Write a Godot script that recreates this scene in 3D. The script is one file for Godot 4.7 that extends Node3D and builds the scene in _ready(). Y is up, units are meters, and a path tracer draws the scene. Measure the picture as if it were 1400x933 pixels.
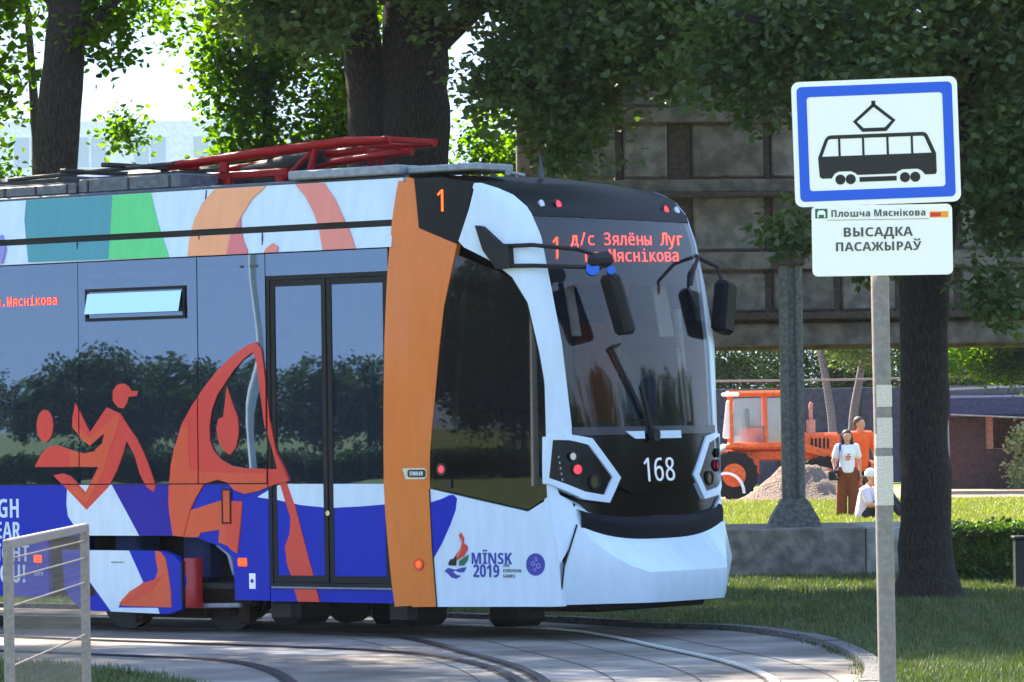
extends Node3D
# A tram at a stop under trees. Units are metres, y is up; the camera stands at the origin and looks along -z.
# Tram shapes below are outlines in the tram's own axes: x towards its front, y up, z towards its near side.
const SHAPES := {
	"band_teal": [-4.366, 3.764, -4.364, 3.589, -4.317, 3.404, -4.264, 3.210, -3.302, 3.204, -3.328, 3.773],
	"band_green": [-3.328, 3.773, -3.302, 3.204, -2.601, 3.197, -2.765, 3.489, -2.886, 3.759],
	"band_peach": [-2.139, 3.765, -2.270, 3.646, -2.344, 3.508, -2.382, 3.367, -2.383, 3.199, -1.942, 3.192, -1.920, 3.350, -1.836, 3.487, -1.715, 3.658, -1.562, 3.765],
	"band_rose": [-1.824, 3.504, -1.802, 3.398, -1.769, 3.309, -1.712, 3.219, -1.708, 3.192, -1.942, 3.192, -1.920, 3.350],
	"band_salmon": [-0.934, 3.754, -0.800, 3.618, -0.690, 3.458, -0.602, 3.334, -0.526, 3.193, -0.876, 3.194, -0.940, 3.382, -1.007, 3.506, -1.118, 3.649, -1.242, 3.759, -1.093, 3.766],
	"band_rose_spot": [-1.502, 3.229, -1.432, 3.273, -1.375, 3.242, -1.376, 3.189, -1.526, 3.186],
	"band_lilac": [-4.777, 3.477, -4.610, 3.461, -4.548, 3.339, -4.570, 3.212, -4.781, 3.219],
	"violet": [-3.326, 1.270, -2.638, 1.268, -2.600, 1.032, -2.546, 0.771, -2.993, 0.806],
	"white_stripe": [-3.847, 1.272, -3.326, 1.270, -2.993, 0.806, -3.603, 0.804, -3.757, 0.892, -3.843, 0.993, -3.859, 1.094],
	"door_wave": [-1.656, 1.154, -1.444, 1.252, -1.331, 1.263, -0.272, 1.260, -0.275, 1.093, -0.556, 1.075, -0.871, 1.063, -1.189, 1.087, -1.446, 1.130],
	"rower_head": [-4.004, 1.778, -4.016, 1.716, -4.044, 1.667, -4.085, 1.640, -4.130, 1.641, -4.170, 1.669, -4.197, 1.718, -4.206, 1.780, -4.195, 1.842, -4.166, 1.891, -4.125, 1.918, -4.080, 1.917, -4.040, 1.889, -4.013, 1.840],
	"rower_cap": [-3.290, 2.072, -3.240, 2.121, -3.167, 2.133, -3.106, 2.105, -3.070, 2.065, -2.997, 2.064, -3.010, 2.023, -3.108, 2.015, -3.126, 1.962, -3.171, 1.917, -3.232, 1.927, -3.292, 1.982],
	"rower": [-3.778, 1.826, -3.738, 1.971, -3.677, 1.888, -3.568, 1.715, -3.367, 1.929, -3.208, 1.873, -3.100, 1.746, -3.017, 1.656, -2.934, 1.530, -2.864, 1.386, -2.806, 1.252, -2.831, 1.199, -2.915, 1.244, -2.986, 1.351, -3.055, 1.531, -3.139, 1.639, -3.178, 1.531, -3.254, 1.388, -3.355, 1.245, -3.618, 1.047, -3.827, 1.210, -4.012, 1.347, -3.899, 1.364, -3.799, 1.337, -3.627, 1.200, -3.475, 1.416, -4.238, 1.421, -4.147, 1.539, -4.045, 1.602, -3.945, 1.606, -3.820, 1.573, -3.646, 1.535, -3.522, 1.552, -3.422, 1.623, -3.395, 1.713, -3.571, 1.598, -3.693, 1.680, -3.767, 1.772],
	"rower_tone": [-3.779, 1.772, -3.766, 1.808, -3.667, 1.734, -3.569, 1.670, -3.394, 1.767, -3.282, 1.856, -3.208, 1.855, -3.247, 1.730, -3.349, 1.533, -3.401, 1.389, -3.617, 1.101, -3.827, 1.210, -3.800, 1.300, -3.628, 1.173, -3.450, 1.416, -3.810, 1.424, -3.808, 1.563, -3.646, 1.531, -3.522, 1.549, -3.422, 1.620, -3.395, 1.710, -3.571, 1.599, -3.693, 1.684],
	"sail": [-1.644, 2.451, -1.750, 2.424, -1.915, 2.340, -2.083, 2.220, -2.227, 2.090, -2.373, 1.933, -2.495, 1.775, -2.570, 1.598, -2.622, 1.421, -2.654, 1.243, -2.661, 1.100, -2.631, 0.923, -2.597, 0.781, -2.564, 0.639, -2.514, 0.746, -2.401, 1.056, -2.339, 1.153, -2.242, 1.268, -2.100, 1.303, -1.982, 1.276, -1.913, 1.214, -1.796, 1.179, -1.633, 1.205, -1.469, 1.257, -1.307, 1.291, -1.347, 1.378, -1.441, 1.518, -1.506, 1.798, -1.562, 2.236, -1.587, 2.394],
	"sail_hole": [-1.686, 2.370, -1.787, 2.311, -1.894, 2.225, -1.990, 2.121, -2.086, 2.017, -2.148, 1.894, -2.179, 1.753, -2.176, 1.630, -2.131, 1.541, -2.049, 1.470, -1.933, 1.417, -1.769, 1.395, -1.432, 1.386, -1.465, 1.501, -1.564, 1.764, -1.610, 2.062, -1.645, 2.308],
	"sail_tone": [-2.636, 1.278, -2.626, 1.421, -2.583, 1.562, -2.496, 1.739, -2.423, 1.774, -2.416, 1.526, -2.395, 1.384, -2.193, 1.365, -1.398, 1.344, -1.353, 1.291, -1.632, 1.208, -1.796, 1.184, -1.913, 1.218, -1.982, 1.281, -2.099, 1.308, -2.242, 1.273, -2.339, 1.159, -2.408, 1.061, -2.519, 0.754, -2.568, 0.656, -2.609, 0.816, -2.648, 1.029],
	"drop": [-1.979, 2.086, -2.005, 1.928, -2.024, 1.831, -2.078, 1.814, -2.103, 1.735, -2.082, 1.629, -2.024, 1.549, -1.954, 1.508, -1.883, 1.574, -1.852, 1.697, -1.859, 1.820, -1.918, 1.944],
	"figure_low": [-2.401, 1.047, -2.056, 1.127, -1.821, 1.118, -1.848, 0.890, -1.885, 0.679, -1.957, 0.713, -1.992, 0.745, -2.097, 0.774, -2.084, 0.880, -2.297, 0.853, -2.322, 0.817, -2.561, 0.816, -2.510, 0.941],
	"figure_tone": [-2.056, 1.121, -1.826, 1.114, -1.853, 0.890, -1.885, 0.688, -1.969, 0.731, -2.025, 0.889],
	"oar": [-1.471, 1.396, -1.404, 1.239, -1.301, 0.978, -1.313, 0.848, -1.367, 0.743, -1.347, 0.595, -1.281, 0.457, -1.209, 0.256, -0.971, 0.260, -1.073, 0.545, -1.116, 0.666, -1.181, 0.865, -1.246, 1.065, -1.324, 1.239, -1.394, 1.396],
	"wave_right": [0.210, 1.243, 0.198, 0.624, 0.229, 0.650, 0.323, 0.778, 0.413, 0.930, 0.469, 1.048, 0.486, 1.141, 0.450, 1.175, 0.407, 1.170, 0.330, 1.141, 0.242, 1.116],
	"orange_flat": [-0.078, 3.733, -0.111, 3.609, -0.145, 3.449, -0.180, 3.230, -0.208, 3.004, -0.228, 2.765, -0.249, 2.467, -0.262, 2.168, -0.272, 1.869, -0.278, 1.571, -0.280, 1.260, -0.269, 1.003, -0.243, 0.735, -0.210, 0.437, -0.182, 0.258, 0.000, 0.269, 0.000, 3.712],
	"orange_cab": [0.000, 3.758, 0.080, 3.738, 0.099, 3.588, 0.124, 3.338, 0.499, 3.193, 0.430, 2.947, 0.360, 2.689, 0.303, 2.335, 0.260, 1.980, 0.227, 1.744, 0.200, 1.507, 0.194, 1.329, 0.194, 1.151, 0.205, 0.944, 0.216, 0.737, 0.233, 0.500, 0.251, 0.263, 0.000, 0.258],
	"number_panel": [0.087, 3.744, 0.328, 3.745, 0.674, 3.682, 0.613, 3.478, 0.499, 3.199, 0.124, 3.343],
	"cab_window": [0.506, 3.175, 0.784, 3.054, 1.031, 2.899, 1.169, 2.690, 1.268, 2.302, 1.332, 1.963, 1.342, 1.777, 1.395, 1.613, 1.496, 1.380, 1.438, 1.252, 1.387, 1.171, 1.153, 1.050, 0.685, 1.138, 0.196, 1.234, 0.200, 1.507, 0.260, 1.980, 0.360, 2.689],
	"cab_pillar": [0.688, 3.670, 0.627, 3.478, 0.506, 3.193, 0.785, 3.071, 1.031, 2.917, 1.183, 2.701, 1.289, 2.302, 1.353, 1.963],
	"cab_lower": [0.195, 1.217, 0.685, 1.121, 1.153, 1.032, 1.401, 1.160, 1.630, 1.089, 1.699, 1.032, 1.627, 0.904, 1.541, 0.771, 1.447, 0.625, 1.466, 0.480, 1.532, 0.278, 0.251, 0.263, 0.216, 0.737],
	"blue_wing": [0.198, 1.107, 0.189, 0.624, 0.219, 0.650, 0.308, 0.777, 0.394, 0.929, 0.448, 1.048, 0.464, 1.140, 0.429, 1.169, 0.388, 1.166, 0.315, 1.137],
	"blue_disc": [1.311, 0.612, 1.305, 0.581, 1.289, 0.554, 1.264, 0.534, 1.235, 0.523, 1.203, 0.523, 1.174, 0.533, 1.150, 0.553, 1.135, 0.580, 1.130, 0.611, 1.136, 0.642, 1.152, 0.669, 1.177, 0.689, 1.206, 0.700, 1.238, 0.700, 1.267, 0.690, 1.291, 0.670, 1.306, 0.643],
	"flame_red": [0.482, 0.842, 0.501, 0.865, 0.528, 0.820, 0.523, 0.782, 0.560, 0.759, 0.564, 0.729, 0.526, 0.676, 0.460, 0.645, 0.447, 0.683, 0.490, 0.729, 0.509, 0.782],
	"flame_orange": [0.503, 0.827, 0.517, 0.804, 0.514, 0.766, 0.499, 0.713, 0.480, 0.683, 0.465, 0.668, 0.466, 0.690, 0.490, 0.721, 0.509, 0.766],
	"flame_green": [0.479, 0.634, 0.535, 0.668, 0.572, 0.687, 0.558, 0.638, 0.520, 0.600, 0.478, 0.598],
	"flame_black": [0.367, 0.610, 0.391, 0.648, 0.419, 0.652, 0.444, 0.679, 0.453, 0.660, 0.446, 0.598, 0.385, 0.598],
	"flame_blue": [0.330, 0.552, 0.366, 0.580, 0.440, 0.565, 0.506, 0.581, 0.550, 0.585, 0.523, 0.547, 0.477, 0.543, 0.436, 0.558, 0.412, 0.546, 0.449, 0.524, 0.495, 0.516, 0.448, 0.493, 0.402, 0.500, 0.361, 0.534],
	"lamp_out": [1.053, 1.652, 0.787, 1.610, 0.504, 1.291, 0.656, 1.092, 0.936, 1.124, 1.188, 1.255, 1.186, 1.430, 1.179, 1.629, 1.054, 1.624],
	"lamp_in": [1.012, 1.598, 0.830, 1.557, 0.595, 1.293, 0.697, 1.152, 0.921, 1.187, 1.182, 1.300, 1.167, 1.429, 1.145, 1.602, 1.083, 1.601],
	"mask": [0.469, 1.524, 0.237, 1.538, -0.028, 1.523, -0.525, 1.544, -0.837, 1.563, -0.586, 1.280, -0.275, 1.191, 0.023, 1.154, 0.287, 1.192, 0.507, 1.252, 0.674, 1.364, 0.721, 1.506],
	"recess": [0.929, 1.141, 0.869, 1.161, 0.516, 1.252, 0.287, 1.192, 0.023, 1.154, -0.275, 1.191, -0.586, 1.275, -0.740, 1.103, -0.959, 0.974, -0.811, 0.832, -0.223, 0.793, 0.435, 0.791, 0.686, 0.836, 0.956, 0.903, 1.028, 0.927],
	"white_slot": [0.420, 1.625, 0.176, 1.630, 0.172, 1.553, 0.297, 1.575],
	"white_slot2": [0.026, 1.629, -0.327, 1.636, -0.311, 1.556, -0.010, 1.553],
}
var M := {}
var rng := RandomNumberGenerator.new()
var names := {}
var tram: Node3D

# ------------------------------------------------------------------ naming
func numbered(n: String) -> String:
	if not names.has(n):
		names[n] = 0
		return n
	names[n] += 1
	return "%s_%03d" % [n, names[n]]

func thing(called: String, label: String, category: String, at := Vector3.ZERO, turn := 0.0, group := "") -> Node3D:
	var o := Node3D.new()
	o.name = numbered(called)
	add_child(o)
	o.position = at
	o.rotation.y = turn
	o.set_meta("label", label)
	o.set_meta("category", category)
	if group:
		o.set_meta("group", group)
	return o

func tag(o: Node, label: String, category: String, group := "") -> void:
	o.set_meta("label", label)
	o.set_meta("category", category)
	if group:
		o.set_meta("group", group)

func obj(called: String, st, m: Material, parent: Node = self) -> MeshInstance3D:
	var o := MeshInstance3D.new()
	if st is SurfaceTool:
		st.generate_normals()
		o.mesh = st.commit()
	else:
		o.mesh = st
	o.material_override = m
	o.name = numbered(called) if parent == self else called
	parent.add_child(o, true)
	return o

func struct(called: String, st, m: Material, label := "") -> MeshInstance3D:
	var o := obj(called, st, m, self)
	o.set_meta("kind", "structure")
	if label:
		o.set_meta("label", label)
	return o

# ------------------------------------------------------------------ materials
func noise_tex(freq: float, lo: Color, hi: Color, seed_: int, size := 512, octaves := 4, normal := false, type := FastNoiseLite.TYPE_SIMPLEX_SMOOTH) -> NoiseTexture2D:
	var n := FastNoiseLite.new()
	n.noise_type = type
	n.frequency = freq
	n.seed = seed_
	n.fractal_octaves = octaves
	var t := NoiseTexture2D.new()
	t.width = size
	t.height = size
	t.seamless = true
	t.noise = n
	if normal:
		t.as_normal_map = true
		t.bump_strength = 6.0
	else:
		var g := Gradient.new()
		g.offsets = PackedFloat32Array([0.25, 0.75])
		g.colors = PackedColorArray([lo, hi])
		t.color_ramp = g
	return t

func mat(c: Color, rough := 0.6, metal := 0.0) -> StandardMaterial3D:
	var m := StandardMaterial3D.new()
	m.albedo_color = c
	m.roughness = rough
	m.metallic = metal
	return m

func noisy(lo: Color, hi: Color, scale: float, seed_: int, rough := 0.85, freq := 0.02, bump := 0.0) -> StandardMaterial3D:
	var m := StandardMaterial3D.new()
	m.albedo_texture = noise_tex(freq, lo, hi, seed_)
	m.uv1_triplanar = true
	m.uv1_world_triplanar = true
	m.uv1_scale = Vector3.ONE * scale
	m.roughness = rough
	if bump > 0.0:
		m.heightmap_enabled = true
		m.heightmap_texture = noise_tex(freq * 2.0, Color.BLACK, Color.WHITE, seed_ + 7)
		m.heightmap_scale = bump
	return m

func paint(c: Color, seed_ := 3, coat := 0.35) -> StandardMaterial3D:
	# car paint or vinyl film: an even colour with faint grime, under a clear coat
	var m := StandardMaterial3D.new()
	m.albedo_texture = M.grime
	m.albedo_color = c
	m.uv1_triplanar = true
	m.uv1_scale = Vector3(1.3, 0.3, 1.3)
	m.uv1_offset = Vector3(0.13, 0.31, 0.07) * seed_
	m.roughness = 0.38
	m.clearcoat_enabled = true
	m.clearcoat = coat
	m.clearcoat_roughness = 0.06
	return m

func glow(c: Color, e: float) -> StandardMaterial3D:
	var m := mat(c.darkened(0.4), 0.4)
	m.emission_enabled = true
	m.emission = c
	m.emission_energy_multiplier = e
	return m

func glass(c: Color, alpha: float, spec := 0.7) -> StandardMaterial3D:
	var m := mat(Color(c.r, c.g, c.b, alpha), 0.03)
	m.transparency = BaseMaterial3D.TRANSPARENCY_ALPHA
	m.metallic_specular = spec
	return m

# ------------------------------------------------------------------ shapes
func begin() -> SurfaceTool:
	var st := SurfaceTool.new()
	st.begin(Mesh.PRIMITIVE_TRIANGLES)
	st.set_smooth_group(-1)
	return st

func tri(st: SurfaceTool, a: Vector3, b: Vector3, c: Vector3, out: Vector3) -> void:
	if (a - c).cross(a - b).dot(out) < 0.0:
		st.add_vertex(a)
		st.add_vertex(c)
		st.add_vertex(b)
	else:
		st.add_vertex(a)
		st.add_vertex(b)
		st.add_vertex(c)

func quad(st: SurfaceTool, a: Vector3, b: Vector3, c: Vector3, d: Vector3, out: Vector3) -> void:
	tri(st, a, b, c, out)
	tri(st, a, c, d, out)

func sheet(st: SurfaceTool, pts: PackedVector2Array, y: float) -> void:
	var idx := Geometry2D.triangulate_polygon(pts)
	for i in range(0, idx.size(), 3):
		tri(st, Vector3(pts[idx[i]].x, y, pts[idx[i]].y), Vector3(pts[idx[i + 1]].x, y, pts[idx[i + 1]].y), Vector3(pts[idx[i + 2]].x, y, pts[idx[i + 2]].y), Vector3.UP)

func bbox(st: SurfaceTool, c: Vector3, s: Vector3, bev := 0.0, basis := Basis.IDENTITY) -> void:
	var h := s / 2.0
	bev = minf(bev, minf(h.x, minf(h.y, h.z)) * 0.9)
	var corner := func(sx, sy, sz, ax) -> Vector3:
		var v := Vector3(sx * (h.x - bev), sy * (h.y - bev), sz * (h.z - bev))
		v[ax] += [sx, sy, sz][ax] * bev
		return c + basis * v
	for ax in 3:
		for sg in [-1.0, 1.0]:
			var q := []
			for k in [[-1.0, -1.0], [1.0, -1.0], [1.0, 1.0], [-1.0, 1.0]]:
				var sgn := [0.0, 0.0, 0.0]
				sgn[ax] = sg
				sgn[(ax + 1) % 3] = k[0]
				sgn[(ax + 2) % 3] = k[1]
				q.append(corner.call(sgn[0], sgn[1], sgn[2], ax))
			var o := Vector3.ZERO
			o[ax] = sg
			quad(st, q[0], q[1], q[2], q[3], basis * o)
	if bev <= 0.0:
		return
	for ax in 3:
		var b1 := (ax + 1) % 3
		var b2 := (ax + 2) % 3
		for s1 in [-1.0, 1.0]:
			for s2 in [-1.0, 1.0]:
				var q := []
				for k in [[-1.0, b1], [1.0, b1], [1.0, b2], [-1.0, b2]]:
					var sgn := [0.0, 0.0, 0.0]
					sgn[ax] = k[0]
					sgn[b1] = s1
					sgn[b2] = s2
					q.append(corner.call(sgn[0], sgn[1], sgn[2], k[1]))
				var o := Vector3.ZERO
				o[b1] = s1
				o[b2] = s2
				quad(st, q[0], q[1], q[2], q[3], basis * o)
	for sx in [-1.0, 1.0]:
		for sy in [-1.0, 1.0]:
			for sz in [-1.0, 1.0]:
				tri(st, corner.call(sx, sy, sz, 0), corner.call(sx, sy, sz, 1), corner.call(sx, sy, sz, 2), basis * Vector3(sx, sy, sz))

func bar(st: SurfaceTool, a: Vector3, b: Vector3, w: float, h: float, bev := 0.004) -> void:
	var z := (b - a).normalized()
	var x := (Vector3.UP if absf(z.y) < 0.95 else Vector3.RIGHT).cross(z).normalized()
	bbox(st, (a + b) / 2.0, Vector3(w, h, a.distance_to(b)), bev, Basis(x, z.cross(x), z))

func tube(st: SurfaceTool, path: Array, radii, sides := 10, caps := true) -> void:
	# a swept round along the path, its rings carried on without twist
	var n := path.size()
	var side := Vector3.ZERO
	var rings := []
	for i in n:
		var d: Vector3 = (path[mini(i + 1, n - 1)] - path[maxi(i - 1, 0)]).normalized()
		if i == 0:
			side = d.cross(Vector3.UP if absf(d.y) < 0.9 else Vector3.RIGHT).normalized()
		else:
			side = (side - d * side.dot(d)).normalized()
		var up := d.cross(side)
		var r: float = radii[i] if radii is Array else radii
		var ring := []
		for k in sides:
			var a := TAU * k / sides
			ring.append(path[i] + (side * cos(a) + up * sin(a)) * r)
		rings.append(ring)
	st.set_smooth_group(1)
	for i in n - 1:
		for k in sides:
			var k2 := (k + 1) % sides
			var mid: Vector3 = (path[i] + path[i + 1]) / 2.0
			quad(st, rings[i][k], rings[i][k2], rings[i + 1][k2], rings[i + 1][k], (rings[i][k] + rings[i + 1][k2]) / 2.0 - mid)
	st.set_smooth_group(-1)
	if caps:
		for e in [0, n - 1]:
			var out: Vector3 = path[0] - path[1] if e == 0 else path[n - 1] - path[n - 2]
			for k in sides:
				tri(st, path[e], rings[e][k], rings[e][(k + 1) % sides], out)

func disc(st: SurfaceTool, c: Vector3, axis: Vector3, r: float, depth: float, sides := 16, inner := 0.0) -> void:
	# a short cylinder or ring whose front face looks along axis
	var x := axis.cross(Vector3.UP if absf(axis.y) < 0.9 else Vector3.RIGHT).normalized()
	var y := axis.cross(x)
	for k in sides:
		var a := x * cos(TAU * k / sides) + y * sin(TAU * k / sides)
		var b := x * cos(TAU * (k + 1) / sides) + y * sin(TAU * (k + 1) / sides)
		var f := axis * depth
		if inner > 0.0:
			quad(st, c + f + a * inner, c + f + a * r, c + f + b * r, c + f + b * inner, axis)
			quad(st, c + a * inner, c + f + a * inner, c + f + b * inner, c + b * inner, -a - b)
		else:
			tri(st, c + f, c + f + a * r, c + f + b * r, axis)
		quad(st, c + a * r, c + f + a * r, c + f + b * r, c + b * r, a + b)
		if inner > 0.0:
			quad(st, c + a * inner, c + a * r, c + b * r, c + b * inner, -axis)
		else:
			tri(st, c, c + a * r, c + b * r, -axis)

func shape(called: String) -> PackedVector2Array:
	var a: Array = SHAPES[called]
	var p := PackedVector2Array()
	for i in range(0, a.size(), 2):
		p.append(Vector2(a[i], a[i + 1]))
	return p

func rect(x0: float, y0: float, x1: float, y1: float) -> PackedVector2Array:
	return PackedVector2Array([Vector2(x0, y0), Vector2(x1, y0), Vector2(x1, y1), Vector2(x0, y1)])

func rrect(x0: float, y0: float, x1: float, y1: float, r: float, n := 5) -> PackedVector2Array:
	var p := PackedVector2Array()
	for c in [[x1 - r, y1 - r, 0.0], [x0 + r, y1 - r, 0.5], [x0 + r, y0 + r, 1.0], [x1 - r, y0 + r, 1.5]]:
		for k in n + 1:
			var a: float = PI * (c[2] + 0.5 * k / n)
			p.append(Vector2(c[0] + cos(a) * r, c[1] + sin(a) * r))
	return p

func cut(p: PackedVector2Array, by: PackedVector2Array) -> Array:
	return Geometry2D.intersect_polygons(p, by)

func prism(st: SurfaceTool, pts: PackedVector2Array, map: Callable, d0: float, d1: float, step := 0.0, back := false) -> void:
	# a flat outline laid on a surface: its front at offset d1 and its edges down to d0
	var pieces := [pts]
	if step > 0.0:
		for ax in 2:
			var lo := 1e9
			var hi := -1e9
			for p in pts:
				lo = minf(lo, p[ax])
				hi = maxf(hi, p[ax])
			var next := []
			var k := floorf(lo / step) * step
			while k < hi:
				for pc in pieces:
					next.append_array(cut(pc, rect(k, -50, k + step, 50) if ax == 0 else rect(-50, k, 50, k + step)))
				k += step
			pieces = next
	st.set_smooth_group(1 if step > 0.0 else -1)
	for pc in pieces:
		var idx := Geometry2D.triangulate_polygon(pc)
		for i in range(0, idx.size(), 3):
			var a: Vector2 = pc[idx[i]]
			var b: Vector2 = pc[idx[i + 1]]
			var c: Vector2 = pc[idx[i + 2]]
			var out: Vector3 = map.call(a, 1.0) - map.call(a, 0.0)
			tri(st, map.call(a, d1), map.call(b, d1), map.call(c, d1), out)
			if back:
				tri(st, map.call(a, d0), map.call(b, d0), map.call(c, d0), -out)
	st.set_smooth_group(-1)
	if d1 == d0:
		return
	var ccw := not Geometry2D.is_polygon_clockwise(pts)
	for i in pts.size():
		var a := pts[i]
		var b := pts[(i + 1) % pts.size()]
		var parts := maxi(1, ceili(a.distance_to(b) / step)) if step > 0.0 else 1
		for k in parts:
			var p := a.lerp(b, float(k) / parts)
			var q := a.lerp(b, float(k + 1) / parts)
			var e := (b - a).normalized()
			var o := Vector2(e.y, -e.x) * (1.0 if ccw else -1.0)
			var out: Vector3 = map.call(p + o * 0.01, d1) - map.call(p, d1)
			quad(st, map.call(p, d0), map.call(p, d1), map.call(q, d1), map.call(q, d0), out)

func ring(st: SurfaceTool, outer: PackedVector2Array, inner: PackedVector2Array, map: Callable, d0: float, d1: float) -> void:
	# a frame between two outlines with the same number of points
	for i in outer.size():
		var j := (i + 1) % outer.size()
		var up: Vector3 = map.call(outer[i], 1.0) - map.call(outer[i], 0.0)
		var mid := (outer[i] + outer[j]) / 2.0 - (inner[i] + inner[j]) / 2.0
		var out: Vector3 = map.call(outer[i] + mid, 0.0) - map.call(outer[i], 0.0)
		var parts := maxi(1, ceili(outer[i].distance_to(outer[j]) / 0.2))
		for k in parts:
			var f := float(k) / parts
			var g := float(k + 1) / parts
			var a := outer[i].lerp(outer[j], f)
			var b := outer[i].lerp(outer[j], g)
			var c := inner[i].lerp(inner[j], g)
			var d := inner[i].lerp(inner[j], f)
			quad(st, map.call(a, d1), map.call(b, d1), map.call(c, d1), map.call(d, d1), up)
			quad(st, map.call(a, d0), map.call(a, d1), map.call(b, d1), map.call(b, d0), out)
			quad(st, map.call(d, d0), map.call(d, d1), map.call(c, d1), map.call(c, d0), -out)

func inset(p: PackedVector2Array, w: float) -> PackedVector2Array:
	var r := Geometry2D.offset_polygon(p, -w, Geometry2D.JOIN_MITER)
	return r[0] if r.size() else p

func lettering(called: String, text: String, font: String, bold: bool, em: float, at: Vector3, basis: Basis, m: Material, parent: Node, align := HORIZONTAL_ALIGNMENT_LEFT, depth := 0.004, stretch := 1.0) -> MeshInstance3D:
	var t := TextMesh.new()
	var f := SystemFont.new()
	f.font_names = PackedStringArray([font])
	f.font_weight = 700 if bold else 400
	t.font = f
	t.text = text
	t.font_size = 48
	t.pixel_size = em / 48.0
	t.depth = depth
	t.curve_step = 2.0
	t.horizontal_alignment = align
	t.vertical_alignment = VERTICAL_ALIGNMENT_CENTER
	var o := obj(called, t, m, parent)
	o.transform = Transform3D(Basis(basis.x * stretch, basis.y, basis.z), at)
	return o
func _ready() -> void:
	rng.seed = 20190621
	# ---------------------------------------------------------------- camera, sky, sun, exposure
	var cam := Camera3D.new()
	cam.name = "camera"
	add_child(cam)
	cam.keep_aspect = Camera3D.KEEP_HEIGHT
	cam.fov = rad_to_deg(2.0 * atan(466.5 / 6000.0))
	cam.near = 0.5
	cam.far = 3000.0
	cam.position = Vector3(0, 1.74, 0)
	cam.basis = Basis(Vector3.RIGHT, deg_to_rad(1.0742)) * Basis(Vector3.BACK, -0.015)
	cam.current = true
	var we := WorldEnvironment.new()
	we.name = "world_environment"
	var env := Environment.new()
	var sky := Sky.new()
	var sm := ProceduralSkyMaterial.new()
	sm.sky_top_color = Color(0.64, 0.79, 1.0)
	sm.sky_horizon_color = Color(0.82, 0.91, 1.0)
	sm.sky_curve = 0.16
	sm.sky_energy_multiplier = 0.66
	sm.ground_bottom_color = Color(0.16, 0.18, 0.13)
	sm.ground_horizon_color = Color(0.45, 0.5, 0.5)
	sm.sun_angle_max = 40.0
	sm.sun_curve = 0.12
	sky.sky_material = sm
	env.background_mode = Environment.BG_SKY
	env.sky = sky
	env.tonemap_mode = Environment.TONE_MAPPER_LINEAR
	env.tonemap_exposure = 5.0
	env.sdfgi_enabled = true
	env.ssao_enabled = true
	env.ssil_enabled = true
	env.fog_enabled = true
	env.fog_density = 0.00012
	env.fog_light_color = Color(0.90, 0.95, 1.0)
	we.environment = env
	add_child(we)
	var sun := DirectionalLight3D.new()
	sun.name = "sun"
	sun.light_energy = 1.6
	sun.light_color = Color(1.0, 0.94, 0.84)
	sun.light_angular_distance = 0.5
	sun.shadow_enabled = true
	add_child(sun)
	sun.look_at_from_position(Vector3(-0.46, 0.76, -0.60) * 50.0, Vector3.ZERO)
	materials()
	ground()
	far_buildings()
	gallery()
	trees()
	build_tram()
	stop_sign()
	fence()
	roadside()
	people()
	mirrored_side()

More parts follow.
